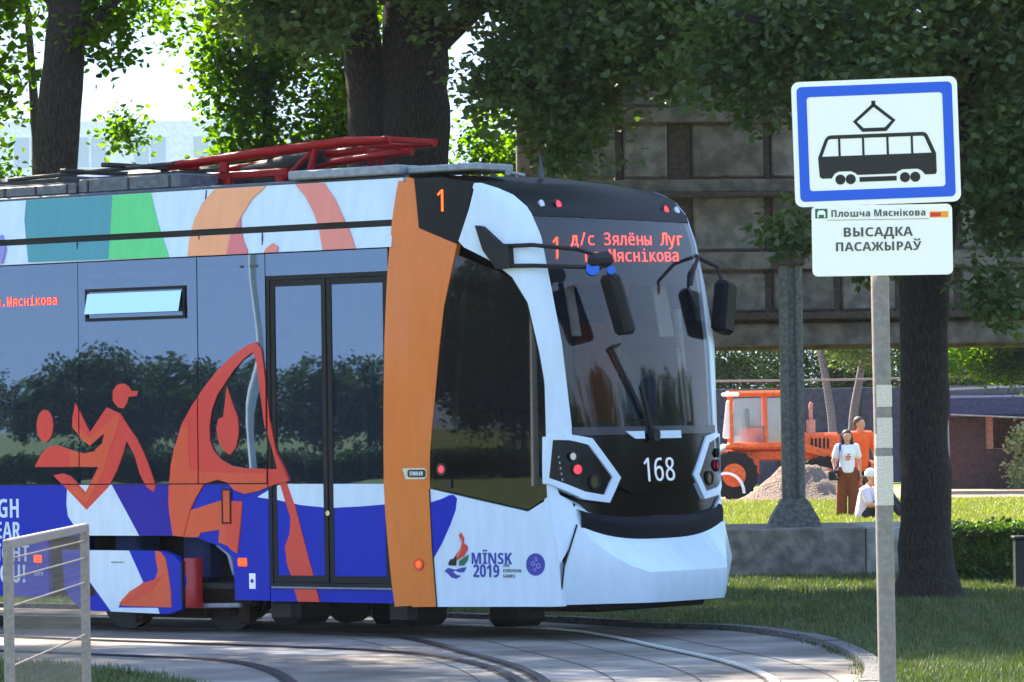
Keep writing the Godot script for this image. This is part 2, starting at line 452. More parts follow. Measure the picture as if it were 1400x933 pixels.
func materials() -> void:
	M.grime = noise_tex(0.012, Color(0.972, 0.968, 0.96), Color.WHITE, 5, 512, 5)
	M.white = paint(Color(0.80, 0.87, 0.935), 1)
	M.blue = paint(Color(0.05, 0.165, 0.68), 2, 0.08)
	M.violet = paint(Color(0.16, 0.13, 0.60), 3, 0.08)
	for p in [M.blue, M.violet]:
		p.metallic_specular = 0.28
	M.teal = paint(Color(0.22, 0.55, 0.60), 4)
	M.green = paint(Color(0.33, 0.80, 0.45), 5)
	M.peach = paint(Color(0.95, 0.62, 0.40), 6)
	M.rose = paint(Color(0.86, 0.42, 0.42), 7)
	M.salmon = paint(Color(0.90, 0.50, 0.42), 8)
	M.lilac = paint(Color(0.55, 0.52, 0.80), 9)
	M.red = paint(Color(0.82, 0.17, 0.15), 10)
	M.vermilion = paint(Color(0.83, 0.27, 0.13), 11)
	M.orange = paint(Color(0.86, 0.44, 0.10), 12)
	M.logo_blue = paint(Color(0.10, 0.17, 0.62), 13)
	M.black = paint(Color(0.035, 0.035, 0.045), 14, 0.8)
	M.gloss_black = mat(Color(0.03, 0.03, 0.035), 0.12)
	M.gloss_black.metallic_specular = 0.32
	M.satin_black = mat(Color(0.03, 0.03, 0.035), 0.42)
	M.satin_black.metallic_specular = 0.3
	M.display_black = mat(Color(0.05, 0.055, 0.11), 0.7)
	M.navy_dull = mat(Color(0.035, 0.04, 0.09), 0.5)
	M.navy_dull.metallic_specular = 0.2
	M.lens_dark = mat(Color(0.30, 0.30, 0.30), 0.1, 0.8)
	M.red_dark = paint(Color(0.62, 0.10, 0.11), 17, 0.2)
	M.mirror_blue = mat(Color(0.12, 0.36, 0.72), 0.15, 0.3)
	M.navy = paint(Color(0.10, 0.11, 0.20), 15)
	M.pane = glass(Color(0.365, 0.435, 0.53), 0.6)
	M.pane.metallic = 0.93
	M.pane.roughness = 0.008
	M.pane_cab = glass(Color(0.22, 0.225, 0.24), 0.5)
	M.pane_cab.metallic = 0.85
	M.pane_cab.roughness = 0.008
	M.pane_dark = glass(Color(0.365, 0.435, 0.53), 0.8)
	M.pane_dark.metallic = 0.93
	M.windscreen = glass(Color(0.04, 0.06, 0.12), 0.42, 0.55)
	M.clear = glass(Color(0.7, 0.8, 0.85), 0.12)
	M.hopper = mat(Color(0.75, 0.85, 0.88), 0.05, 0.9)
	M.rubber = mat(Color(0.05, 0.05, 0.055), 0.75)
	M.dark_metal = noisy(Color(0.09, 0.09, 0.10), Color(0.16, 0.155, 0.16), 1.5, 21, 0.55)
	M.grey_metal = noisy(Color(0.46, 0.48, 0.52), Color(0.58, 0.60, 0.64), 1.2, 22, 0.4)
	M.roof_grey = noisy(Color(0.27, 0.285, 0.32), Color(0.37, 0.39, 0.43), 1.2, 23, 0.5)
	M.rust = noisy(Color(0.14, 0.08, 0.06), Color(0.24, 0.14, 0.10), 3.0, 24, 0.9)
	M.panto = paint(Color(0.56, 0.03, 0.05), 16, 0.05)
	M.panto.metallic_specular = 0.3
	M.chrome = mat(Color(0.85, 0.86, 0.88), 0.12, 1.0)
	M.interior = mat(Color(0.30, 0.31, 0.33), 0.8)
	M.interior_dark = mat(Color(0.12, 0.12, 0.14), 0.85)
	M.yellow = mat(Color(0.85, 0.68, 0.12), 0.4)
	M.seat = mat(Color(0.12, 0.20, 0.42), 0.8)
	M.led_red = glow(Color(1.0, 0.30, 0.22), 0.75)
	M.led_orange = glow(Color(1.0, 0.34, 0.08), 0.65)
	M.lamp_red = glow(Color(1.0, 0.20, 0.28), 0.36)
	M.indicator = glow(Color(1.0, 0.30, 0.08), 0.4)
	M.lamp_off = mat(Color(0.75, 0.75, 0.78), 0.15, 0.6)
	M.sign_white = mat(Color(0.965, 0.955, 0.945), 0.4)
	M.sign_blue = mat(Color(0.05, 0.33, 0.84), 0.35)
	M.sign_black = mat(Color(0.05, 0.04, 0.05), 0.4)
	M.text_grey = mat(Color(0.30, 0.29, 0.30), 0.5)
	M.sign_green = mat(Color(0.06, 0.40, 0.26), 0.4)
	M.sign_amber = mat(Color(0.98, 0.62, 0.08), 0.4)
	M.sign_redtext = mat(Color(0.85, 0.18, 0.10), 0.4)
	M.galvanised = noisy(Color(0.47, 0.445, 0.445), Color(0.54, 0.51, 0.51), 2.5, 31, 0.6, 0.02)
	M.paper = noisy(Color(0.72, 0.68, 0.66), Color(0.86, 0.83, 0.80), 9.0, 32, 0.9, 0.03)
	M.bark = noisy(Color(0.13, 0.10, 0.09), Color(0.31, 0.255, 0.225), 1.0, 33, 0.95, 0.03, 6.0)
	M.bark.uv1_scale = Vector3(2.6, 0.5, 2.6)
	M.birch = noisy(Color(0.24, 0.235, 0.24), Color(0.56, 0.55, 0.56), 2.0, 34, 0.9, 0.03)
	M.concrete = noisy(Color(0.41, 0.385, 0.36), Color(0.56, 0.53, 0.50), 0.6, 35, 0.9, 0.012, 0.6)
	M.concrete2 = noisy(Color(0.35, 0.325, 0.30), Color(0.50, 0.465, 0.43), 0.45, 36, 0.9, 0.015, 0.6)
	M.plaster = noisy(Color(0.56, 0.54, 0.52), Color(0.70, 0.68, 0.66), 0.5, 37, 0.9, 0.012, 0.5)
	M.brown_steel = noisy(Color(0.24, 0.20, 0.17), Color(0.34, 0.285, 0.24), 1.3, 38, 0.8)
	M.asphalt = asphalt_material()
	M.lawn = lawn_material()
	M.soil = noisy(Color(0.46, 0.37, 0.31), Color(0.62, 0.52, 0.45), 0.35, 39, 1.0, 0.02, 3.0)
	M.sand = noisy(Color(0.40, 0.34, 0.31), Color(0.52, 0.45, 0.41), 0.9, 40, 1.0, 0.02, 4.0)
	M.kerb = noisy(Color(0.30, 0.30, 0.31), Color(0.42, 0.42, 0.43), 1.2, 41, 0.9, 0.02, 1.0)
	M.rail = noisy(Color(0.80, 0.80, 0.80), Color(0.92, 0.92, 0.91), 2.0, 42, 0.35)
	M.rail.metallic = 0.7
	M.tractor = noisy(Color(0.80, 0.31, 0.07), Color(0.92, 0.41, 0.12), 1.0, 43, 0.5)
	M.tyre = mat(Color(0.06, 0.06, 0.065), 0.9)
	M.fence_brown = noisy(Color(0.22, 0.15, 0.17), Color(0.30, 0.21, 0.22), 0.6, 44, 0.85)
	M.joint = mat(Color(0.25, 0.24, 0.23), 0.95)
	M.dark_rail = mat(Color(0.20, 0.20, 0.22), 0.45, 0.8)
	M.plaster_white = noisy(Color(0.92, 0.92, 0.92), Color(0.97, 0.97, 0.96), 0.3, 45, 0.85)
	M.far_glass = mat(Color(0.76, 0.80, 0.85), 0.12)
	M.fence_dark = noisy(Color(0.20, 0.19, 0.25), Color(0.28, 0.26, 0.33), 0.4, 46, 0.85)
	M.pink_wall = noisy(Color(0.68, 0.48, 0.42), Color(0.80, 0.60, 0.53), 0.8, 47, 0.9)
	M.hut_blue = noisy(Color(0.16, 0.18, 0.33), Color(0.22, 0.25, 0.42), 0.8, 48, 0.7)
	M.column_grey = noisy(Color(0.33, 0.34, 0.33), Color(0.45, 0.455, 0.44), 1.3, 49, 0.75, 0.02, 0.3)
	M.dark_green = mat(Color(0.06, 0.09, 0.09), 0.6)
	M.skin = mat(Color(0.80, 0.56, 0.45), 0.6)
	M.lips = mat(Color(0.62, 0.30, 0.27), 0.6)
	M.hair = mat(Color(0.10, 0.065, 0.05), 0.55)
	M.hair_light = mat(Color(0.30, 0.20, 0.13), 0.6)
	M.cloth_white = cloth(Color(0.90, 0.90, 0.93))
	M.cloth_pink = cloth(Color(0.88, 0.80, 0.85))
	M.cloth_red = cloth(Color(0.80, 0.35, 0.38))
	M.cloth_brown = cloth(Color(0.45, 0.22, 0.08))
	M.cloth_dark = cloth(Color(0.12, 0.11, 0.16))
	M.cloth_blue = cloth(Color(0.18, 0.24, 0.62))
	M.cloth_orange = cloth(Color(0.95, 0.35, 0.10))
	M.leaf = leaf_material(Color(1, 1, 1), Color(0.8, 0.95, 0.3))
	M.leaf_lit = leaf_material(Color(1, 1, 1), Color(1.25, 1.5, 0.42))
	M.grass_blade = leaf_material(Color(1, 1, 1), Color(0.7, 0.8, 0.25))

func cloth(c: Color) -> StandardMaterial3D:
	var m := mat(c, 0.9)
	m.rim_enabled = true
	m.rim = 0.3
	return m

func leaf_material(c: Color, back: Color) -> StandardMaterial3D:
	var m := mat(c, 0.55)
	m.vertex_color_use_as_albedo = true
	m.backlight_enabled = true
	m.backlight = back
	m.cull_mode = BaseMaterial3D.CULL_DISABLED
	return m

func asphalt_material() -> StandardMaterial3D:
	var m := StandardMaterial3D.new()
	m.albedo_texture = noise_tex(0.011, Color(0.455, 0.435, 0.42), Color(0.60, 0.575, 0.555), 51, 1024, 7)
	m.uv1_triplanar = true
	m.uv1_world_triplanar = true
	m.uv1_scale = Vector3.ONE * 0.075
	m.roughness = 0.85
	m.heightmap_enabled = true
	m.heightmap_texture = noise_tex(0.3, Color.BLACK, Color.WHITE, 57, 512, 3)
	m.heightmap_scale = 0.15
	m.detail_enabled = true
	m.detail_blend_mode = BaseMaterial3D.BLEND_MODE_MUL
	m.detail_albedo = noise_tex(0.004, Color(0.70, 0.68, 0.66), Color(1, 1, 1), 52, 1024, 4)
	return m

func lawn_material() -> StandardMaterial3D:
	return noisy(Color(0.25, 0.31, 0.11), Color(0.46, 0.475, 0.19), 0.22, 53, 1.0, 0.02, 4.0)

# ==================================================================== tram
# cab rows: height, corner between side and front (x, z), edge of the black front (x, z), nose of the front (x)
const CAB := [[0.28, 1.50, 1.158, 1.60, 1.05, 1.66], [0.62, 1.447, 1.163, 1.56, 1.02, 1.63], [0.93, 1.37, 1.168, 1.51, 1.00, 1.60], [1.25, 1.35, 1.17, 1.48, 0.985, 1.58], [1.67, 1.34, 1.17, 1.44, 0.98, 1.54], [2.37, 1.33, 1.17, 1.38, 1.02, 1.47],
	[2.84, 1.24, 1.175, 1.30, 1.05, 1.39], [3.24, 1.12, 1.183, 1.22, 1.065, 1.30], [3.46, 0.98, 1.19, 1.12, 1.085, 1.20], [3.60, 0.80, 1.20, 0.96, 1.13, 1.08],
	[3.68, 0.62, 1.21, 0.72, 1.19, 0.95], [3.73, 0.30, 1.20, 0.40, 1.15, 0.76], [3.775, 0.0, 1.05, 0.10, 1.00, 0.45]]

func cab(y: float) -> Array:
	if y <= CAB[0][0]:
		return CAB[0]
	for i in CAB.size() - 1:
		var a: Array = CAB[i]
		var b: Array = CAB[i + 1]
		if y <= b[0]:
			var f: float = (y - a[0]) / (b[0] - a[0])
			var r := []
			for k in 6:
				r.append(lerpf(a[k], b[k], f))
			return r
	return CAB[-1]

func front_x(z: float, y: float) -> float:
	var r := cab(y)
	var a := absf(z)
	if a <= r[4]:
		return r[3] + (r[5] - r[3]) * (1.0 - (a / r[4]) ** 2)
	return r[3] + (r[1] - r[3]) * (a - r[4]) / (r[2] - r[4])

func on_side(sg: float) -> Callable:
	return func(p: Vector2, off: float) -> Vector3: return Vector3(p.x, p.y, sg * (1.25 + off))

func on_taper(sg: float) -> Callable:
	return func(p: Vector2, off: float) -> Vector3: return Vector3(p.x, p.y, sg * (1.25 - 0.06 * maxf(p.x, 0.0) + off))

func on_front(sg: float) -> Callable:
	return func(p: Vector2, off: float) -> Vector3: return Vector3(front_x(p.x, p.y) + off, p.y, p.x * sg)

func on_band(sg: float) -> Callable:
	return func(p: Vector2, off: float) -> Vector3: return Vector3(p.x, p.y, sg * (1.27 - 0.16 * (p.y - 3.19) + off))

func film(called: String, pts: PackedVector2Array, map: Callable, m: Material, parent: Node, d1 := 0.004, d0 := 0.0, step := 0.0) -> MeshInstance3D:
	var st := begin()
	prism(st, pts, map, d0, d1, step)
	return obj(called, st, m, parent)

func films(called: String, pts: PackedVector2Array, by: Array, map: Callable, m: Material, parent: Node, d1 := 0.004, d0 := 0.0) -> void:
	# the same film cut to several panels, with the joints between them left open
	for b in by:
		for pc in cut(pts, b):
			var st := begin()
			prism(st, pc, map, d0, d1)
			obj(called, st, m, parent)

const SIDE_BASIS := Basis(Vector3(1, 0, 0), Vector3(0, 1, 0), Vector3(0, 0, 1))
const FRONT_BASIS := Basis(Vector3(0, 0, -1), Vector3(0, 1, 0), Vector3(1, 0, 0))
const LED_BASIS := Basis(Vector3(0.0, 0.022, -1), Vector3(-0.06, 1, 0.022), Vector3(1, 0.06, 0))
const END := -9.4

func build_tram() -> void:
	tram = thing("tram", "articulated low-floor tram in white, blue and orange livery with red rower figures, number 168", "tram", Vector3(-0.073, 0, -36.685), -deg_to_rad(38.0))
	var opening := PackedVector2Array([Vector2(-4.09, 0.29), Vector2(-4.09, 0.80), Vector2(-3.6, 0.825), Vector2(-2.59, 0.827), Vector2(-2.32, 0.805), Vector2(-2.09, 0.74), Vector2(-1.945, 0.65), Vector2(-1.925, 0.42), Vector2(-1.925, 0.29)])
	for sg in [1.0, -1.0]:
		var side := on_side(sg)
		var taper := on_taper(sg)
		var near: bool = sg > 0.0
		# lower side panels: one in front of the door, one behind it with the bogie opening
		var rear_panel := PackedVector2Array([Vector2(END, 0.29)])
		rear_panel.append_array(opening)
		rear_panel.append_array(PackedVector2Array([Vector2(-1.535, 0.29), Vector2(-1.535, 1.262), Vector2(END, 1.262)]))
		var lower := film("side_panel", rear_panel, side, M.blue, tram, 0.0, -0.05)
		film("door_threshold", rect(-1.525, 0.285, -0.185, 0.392), side, M.blue, tram, 0.0, -0.05)
		var sill := begin()
		bbox(sill, Vector3(-0.855, 0.402, sg * 1.245), Vector3(1.3, 0.014, 0.05), 0.003)
		obj("door_sill", sill, M.grey_metal, tram)
		# side glazing above the belt
		for w in [[END, -7.2], [-7.19, -5.6], [-5.59, -3.702], [-3.692, -2.316], [-2.306, -1.545]]:
			var yaw := rng.randf_range(-0.004, 0.004)
			var lean := rng.randf_range(-0.0012, 0.0012)
			var mid: float = (w[0] + w[1]) / 2.0
			var hung := func(p: Vector2, off: float) -> Vector3: return Vector3(p.x, p.y, sg * (1.247 + off + (p.x - mid) * yaw + (p.y - 2.2) * lean + 0.0005 * sin(p.x * 2.1) * sin(p.y * 1.7) + 0.00012 * sin(p.x * 7.3 + p.y * 5.1)))
			film("side_window", rect(w[0], 1.27, w[1], 3.185), hung, M.pane, tram, 0.0, -0.012, 0.16)
		film("door_header", rect(-1.535, 3.0, -0.21, 3.185), side, M.pane_dark, tram, 0.0, -0.012)
		for x in [-7.195, -5.595, -3.697, -2.311, -1.54]:
			var st := begin()
			bbox(st, Vector3(x, 2.2, sg * 1.205), Vector3(0.09, 2.0, 0.06), 0.01)
			obj("window_pillar", st, M.interior_dark, tram)
		var belt := begin()
		bbox(belt, Vector3((END - 1.54) / 2.0, 1.266, sg * 1.245), Vector3(-1.54 - END, 0.012, 0.012))
		obj("belt_seam", belt, M.rubber, tram)
		door(sg)
		roof_band(sg)
		# cab side
		film("orange_pillar", shape("orange_flat"), side, M.orange, tram, 0.004, -0.05)
		film("orange_pillar", shape("orange_cab"), taper, M.orange, tram, 0.004, -0.05)
		film("number_display_panel", shape("number_panel"), taper, M.gloss_black, tram, 0.006, -0.05)
		var within := PackedVector2Array([Vector2(-0.5, 0.2)])
		for r in CAB.slice(0, 7):
			within.append(Vector2(r[1] - (0.03 if r[0] < 0.3 else 0.0) - (0.09 if sg < 0.0 and r[0] < 0.7 else 0.0), r[0]))
		within.append(Vector2(-0.5, 3.46))
		film("cab_side_window", cut(shape("cab_window"), within)[0], taper, M.pane_cab, tram, 0.0, -0.012)
		film("cab_lower_panel", cut(shape("cab_lower"), within)[0], taper, M.white, tram, 0.004, -0.05)
		film("cab_corner_panel", PackedVector2Array([Vector2(1.17, 1.40), Vector2(1.10, 1.165), Vector2(0.967, 1.085), Vector2(0.88, 1.02), Vector2(0.979, 0.899), Vector2(1.068, 0.768), Vector2(1.157, 0.625), Vector2(1.166, 0.62), Vector2(1.169, 0.93), Vector2(1.17, 1.25)]), on_front(sg), M.white, tram, 0.004, -0.05)
		# white corner pillar: the strip on the side, then the corner facet up to the black front
		var pil := begin()
		var out := Vector3(0.2, 0.1, sg)
		var edge := shape("cab_pillar")
		var prev := []
		for k in 41:
			var y := lerpf(1.62, 3.68, k / 40.0)
			var r := cab(y)
			var sx: float = r[1]
			for i in edge.size() - 1:
				if i >= 2 and y <= edge[i].y and y >= edge[i + 1].y:
					sx = minf(sx, remap(y, edge[i].y, edge[i + 1].y, edge[i].x, edge[i + 1].x))
				elif i < 2 and y <= edge[i].y and y >= edge[i + 1].y:
					sx = minf(sx, remap(y, edge[i].y, edge[i + 1].y, edge[i].x, edge[i + 1].x))
			var cur := [Vector3(sx, y, sg * (1.25 - 0.06 * sx - 0.03)), Vector3(sx, y, sg * (1.256 - 0.06 * sx)), Vector3(r[1], y, sg * (r[2] + 0.006)), Vector3(lerpf(r[1], r[3], 0.55) + 0.012, y, sg * (lerpf(r[2], r[4], 0.5) + 0.008)), Vector3(r[3] + 0.012, y, sg * (r[4] - 0.005)), Vector3(r[3] - 0.03, y, sg * (r[4] - 0.02))]
			if k:
				for j in 5:
					pil.set_smooth_group(j + 2 if j in [0, 4] else 1)
					quad(pil, prev[j], prev[j + 1], cur[j + 1], cur[j], [Vector3(-1, 0, 0), out, Vector3(0.5, 0.1, sg), Vector3(1, 0.1, sg * 0.6), Vector3(1, 0, -sg)][j])
			prev = cur
		pil.set_smooth_group(-1)
		obj("white_pillar", pil, M.white, tram)
		headlamps(sg)
		if near:
			livery(side, lower, rear_panel)
	front_end()
	bumper()
	roof_gear()
	running_gear()
	mirrors()
	tram_interior()

func door(sg: float) -> void:
	var map := func(p: Vector2, off: float) -> Vector3: return Vector3(p.x, p.y, sg * (1.238 + off))
	var fr := begin()
	ring(fr, rect(-1.53, 0.41, -0.195, 2.995), rect(-1.5, 0.44, -0.225, 2.965), map, -0.05, 0.012)
	var frame := obj("door_frame", fr, M.rubber, tram)
	for x in [[-1.495, -0.893], [-0.877, -0.23]]:
		var lf := begin()
		ring(lf, rect(x[0], 0.445, x[1], 2.96), rect(x[0] + 0.045, 0.50, x[1] - 0.045, 2.91), map, -0.04, 0.004)
		var leaf := obj("door_leaf", lf, M.rubber, tram)
		var yaw := rng.randf_range(-0.006, 0.006)
		var hung := func(p: Vector2, off: float) -> Vector3: return Vector3(p.x, p.y, sg * (1.238 + off + (p.x - x[0] - 0.3) * yaw + 0.0003 * sin(p.x * 5.0) * sin(p.y * 2.3)))
		film("door_glass", rect(x[0] + 0.047, 0.502, x[1] - 0.047, 2.908), hung, M.pane, leaf, -0.004, -0.012, 0.12)
		film("door_lower_film", rect(x[0] + 0.047, 0.502, x[1] - 0.047, 1.262), map, M.blue, leaf, 0.0, -0.003)
		var h := begin()
		bar(h, Vector3((x[0] + x[1]) / 2.0, 1.0, sg * 1.16), Vector3((x[0] + x[1]) / 2.0, 1.9, sg * 1.16), 0.03, 0.03)
		obj("grab_rail", h, M.yellow, leaf)
	if sg > 0.0:
		var b := begin()
		disc(b, Vector3(-0.885, 1.02, 1.245), Vector3(0, 0, 1), 0.022, 0.012)
		obj("door_button", b, M.chrome, frame)
		# films on the leaves
		var leaves := [rect(-1.448, 0.502, -0.94, 2.908), rect(-0.83, 0.502, -0.277, 2.908)]
		films("wave_film", shape("door_wave"), leaves, map, M.white, frame, 0.004)
		films("oar_film", shape("oar"), leaves, map, M.red, frame, 0.007)

func roof_band(sg: float) -> void:
	var map := on_band(sg)
	var up := 3.42
	var band := film("roof_band", rect(END, up, -0.09, 3.76), map, M.white, tram, 0.0, -0.04)
	var low := film("roof_band_lower", rect(END, 3.195, -0.155, 3.365), map, M.white, tram, 0.0, -0.04)
	var slot := begin()
	bbox(slot, Vector3((END - 0.155) / 2.0, 3.393, sg * 1.205), Vector3(-0.155 - END, 0.054, 0.05))
	obj("roof_band_slot", slot, M.rubber, tram)
	var seam := begin()
	for x in [-3.69, -2.27, -1.56]:
		bbox(seam, Vector3(x, 3.28, sg * 1.256), Vector3(0.01, 0.168, 0.006))
	for x in [-5.6, -2.245, ]:
		bbox(seam, Vector3(x, 3.59, sg * 1.2075), Vector3(0.008, 0.33, 0.01), 0.0, Basis(Vector3.RIGHT, -sg * 0.1587))
	obj("panel_seam", seam, M.rubber, low)
	if sg < 0.0:
		return
	var by := [rect(END, 3.195, -0.16, 3.365), rect(END, up, -0.095, 3.758)]
	var k := 0.004
	for d in [["band_teal", M.teal], ["band_green", M.green], ["band_peach", M.peach], ["band_rose", M.rose], ["band_salmon", M.salmon], ["band_rose_spot", M.salmon], ["band_lilac", M.lilac]]:
		films(d[0], shape(d[0]), by, map, d[1], band, k + 0.0025, 0.0)
		k += 0.0025

func livery(side: Callable, lower: Node, rear_panel: PackedVector2Array) -> void:
	var panels := [rear_panel, rect(-1.523, 0.287, -0.19, 0.39)]
	var glass_panels := [rect(END, 1.273, -3.704, 3.18), rect(-3.69, 1.273, -2.318, 3.18), rect(-2.304, 1.273, -1.547, 3.18)]
	var both := [rear_panel]
	both.append_array(glass_panels)
	both.append(rect(-1.523, 0.287, -0.19, 0.39))
	films("violet_film", shape("violet"), panels, side, M.violet, lower, 0.003)
	films("white_film", shape("white_stripe"), panels, side, M.white, lower, 0.005)
	films("wave_film", shape("door_wave"), [rear_panel], side, M.white, lower, 0.005)
	films("rower_head", shape("rower_head"), both, side, M.red, lower, 0.007)
	films("rower_head", shape("rower_cap"), both, side, M.red, lower, 0.007)
	films("rower_figure", shape("rower"), both, side, M.red, lower, 0.007)
	films("rower_figure_tone", shape("rower_tone"), both, side, M.vermilion, lower, 0.0095)
	var sail := []
	for half in [rect(-9, 0, -1.86, 4), rect(-1.86, 0, 3, 4)]:
		for pc in cut(shape("sail"), half):
			sail.append_array(Geometry2D.clip_polygons(pc, shape("sail_hole")))
	var st := begin()
	var tone := begin()
	for s in sail:
		for b in both:
			for pc in cut(s, b):
				prism(st, pc, side, 0.0, 0.011)
		for pc in cut(s, rect(-1.53, 0.4, -0.2, 2.99)):
			prism(st, pc, side, -0.02, 0.006)
	for b in both:
		for pc in cut(shape("sail_tone"), b):
			for q in Geometry2D.clip_polygons(pc, shape("sail_hole")):
				prism(tone, q, side, 0.0, 0.0135)
	obj("sail_film", st, M.red, lower)
	obj("sail_film_tone", tone, M.vermilion, lower)
	films("flame_film", shape("drop"), both, side, M.red, lower, 0.009)
	films("boat_film", shape("figure_low"), both, side, M.vermilion, lower, 0.008)
	films("boat_film_tone", shape("figure_tone"), both, side, M.red, lower, 0.0105)
	films("oar_film", shape("oar"), both, side, M.red, lower, 0.0125)
	var z := 1.2525
	var i := 0
	for t in [["HïGH", -4.42, 1.056, 0.225], ["YEAR", -4.42, 0.864, 0.2], ["BRïGHT", -4.315, 0.666, 0.2], ["YOU!", -4.362, 0.484, 0.215]]:
		lettering("slogan_lettering", t[0], "Droid Sans", true, t[3], Vector3(t[1], t[2], z), SIDE_BASIS, M.white, lower, HORIZONTAL_ALIGNMENT_RIGHT, 0.003, 0.86)
		i += 1
	lettering("small_lettering", "2019", "Droid Sans", false, 0.05, Vector3(-4.21, 0.49, z), SIDE_BASIS, M.white, lower, HORIZONTAL_ALIGNMENT_CENTER, 0.003)
	for p in [Vector2(-4.21, 0.62), Vector2(-1.829, 0.609)]:
		var a := begin()
		bbox(a, Vector3(p.x, p.y, 1.258), Vector3(0.1, 0.07, 0.02), 0.008)
		bbox(a, Vector3(p.x, p.y, 1.262), Vector3(0.05, 0.05, 0.024), 0.008)
		obj("indicator_lamp", a, M.indicator, lower)
	var s2 := begin()
	bbox(s2, Vector3(-1.726, 0.451, 1.252), Vector3(0.07, 0.13, 0.006), 0.002)
	obj("access_sticker", s2, M.sign_white, lower)
	var s3 := begin()
	disc(s3, Vector3(-1.726, 0.452, 1.255), Vector3(0, 0, 1), 0.018, 0.002, 12)
	obj("sticker_mark", s3, M.logo_blue, lower)
	var hatch := begin()
	ring(hatch, rect(-2.05, 0.93, -1.945, 1.225), rect(-2.035, 0.945, -1.96, 1.21), side, 0.0, 0.016)
	obj("service_flap_frame", hatch, M.rust, lower)
	film("service_flap", rect(-2.035, 0.945, -1.96, 1.21), side, M.vermilion, lower, 0.0128)
	# hopper window and the small sensors above it
	var hw := begin()
	ring(hw, rect(-3.60, 2.672, -2.44, 2.952), rect(-3.577, 2.70, -2.463, 2.925), side, 0.0, 0.014)
	var fr := obj("hopper_window_frame", hw, M.rubber, lower)
	var tilt := func(p: Vector2, off: float) -> Vector3: return Vector3(p.x, p.y, 1.262 + off + (2.91 - p.y) * 0.25)
	film("hopper_window", rect(-3.565, 2.735, -2.47, 2.91), tilt, M.hopper, fr, 0.006, 0.0)
	var sn := begin()
	for x in [-1.80, -1.69, -1.65]:
		bbox(sn, Vector3(x, 3.088, 1.252), Vector3(0.035 if x < -1.66 else 0.055, 0.022, 0.012), 0.003)
	obj("sensor", sn, M.black, lower)
	# route text behind the glass
	var box := begin()
	bbox(box, Vector3(-4.6, 2.86, 1.19), Vector3(1.6, 0.26, 0.06), 0.01)
	var disp := obj("side_display", box, M.black, lower)
	lettering("display_lettering", "пл.Мяснікова", "Droid Sans Mono", true, 0.115, Vector3(-3.93, 2.872, 1.254), SIDE_BASIS, M.led_red, disp, HORIZONTAL_ALIGNMENT_RIGHT, 0.002)
	# cab side marks
	var taper := on_taper(1.0)
	films("blue_wing_film", shape("blue_wing"), [shape("cab_lower")], taper, M.blue, lower, 0.008, 0.004)
	var emblem := film("blue_emblem", shape("blue_disc"), taper, M.logo_blue, lower, 0.008, 0.004)
	var em := begin()
	for q in [[1.20, 0.62, 0.02], [1.23, 0.655, 0.016], [1.25, 0.60, 0.022], [1.215, 0.57, 0.014]]:
		disc(em, Vector3(q[0], q[1], 1.258 - 0.06 * q[0]), Vector3(0, 0, 1), q[2], 0.002, 10, q[2] * 0.6)
	obj("emblem_mark", em, M.lilac, emblem)
	var k := 0.006
	for f in [["flame_blue", M.logo_blue], ["flame_black", M.sign_black], ["flame_green", M.sign_green], ["flame_red", M.red], ["flame_orange", M.salmon]]:
		film(f[0], shape(f[0]), taper, f[1], lower, k + 0.002, 0.004)
		k += 0.002
	var tb := Basis(Vector3(1, 0, -0.06).normalized(), Vector3.UP, Vector3(0.06, 0, 1).normalized())
	lettering("emblem_lettering", "MÏNSK", "Droid Sans", true, 0.125, Vector3(0.59, 0.655, 1.2565 - 0.06 * 0.59), tb, M.logo_blue, lower, HORIZONTAL_ALIGNMENT_LEFT, 0.004)
	lettering("emblem_lettering", "2019", "Droid Sans", true, 0.14, Vector3(0.61, 0.555, 1.2565 - 0.06 * 0.61), tb, M.logo_blue, lower, HORIZONTAL_ALIGNMENT_LEFT, 0.004, 0.85)
	lettering("emblem_small_lettering", "2nd\nEUROPEAN\nGAMES", "Droid Sans", false, 0.036, Vector3(0.905, 0.56, 1.2565 - 0.06 * 0.9), tb, M.text_grey, lower, HORIZONTAL_ALIGNMENT_LEFT, 0.003)
	lettering("route_number", "1", "Droid Sans Mono", true, 0.25, Vector3(0.355, 3.55, 1.2585 - 0.06 * 0.355), tb, M.led_orange, lower, HORIZONTAL_ALIGNMENT_CENTER, 0.002, 0.9)
	# maker's badge with a pale rim
	var bd := begin()
	prism(bd, PackedVector2Array([Vector2(-0.075, 1.372), Vector2(-0.045, 1.297), Vector2(0.15, 1.297), Vector2(0.172, 1.32), Vector2(0.172, 1.365), Vector2(0.15, 1.387), Vector2(-0.07, 1.387)]), taper, 0.004, 0.01)
	var badge := obj("badge_rim", bd, M.chrome, lower)
	film("badge", rrect(-0.02, 1.312, 0.16, 1.375, 0.02), taper, M.black, badge, 0.013, 0.009)
	lettering("badge_lettering", "STADLER", "Droid Sans", true, 0.042, Vector3(0.07, 1.343, 1.2615), SIDE_BASIS, M.sign_white, badge, HORIZONTAL_ALIGNMENT_CENTER, 0.002, 0.8)
	for p in [[0.314, 1.376, M.lamp_red], [0.075, 0.606, M.indicator]]:
		var l := begin()
		disc(l, Vector3(p[0], p[1], 1.252 - 0.06 * p[0]), Vector3(0, 0, 1), 0.05, 0.012, 18, 0.03)
		var rim := obj("side_lamp_rim", l, M.black if p[1] > 1.0 else M.vermilion, lower)
		var g := begin()
		disc(g, Vector3(p[0], p[1], 1.252 - 0.06 * p[0]), Vector3(0, 0, 1), 0.03, 0.008, 14)
		obj("side_lamp", g, p[2], rim)
	var sm := begin()
	var cl := shape("cab_lower")
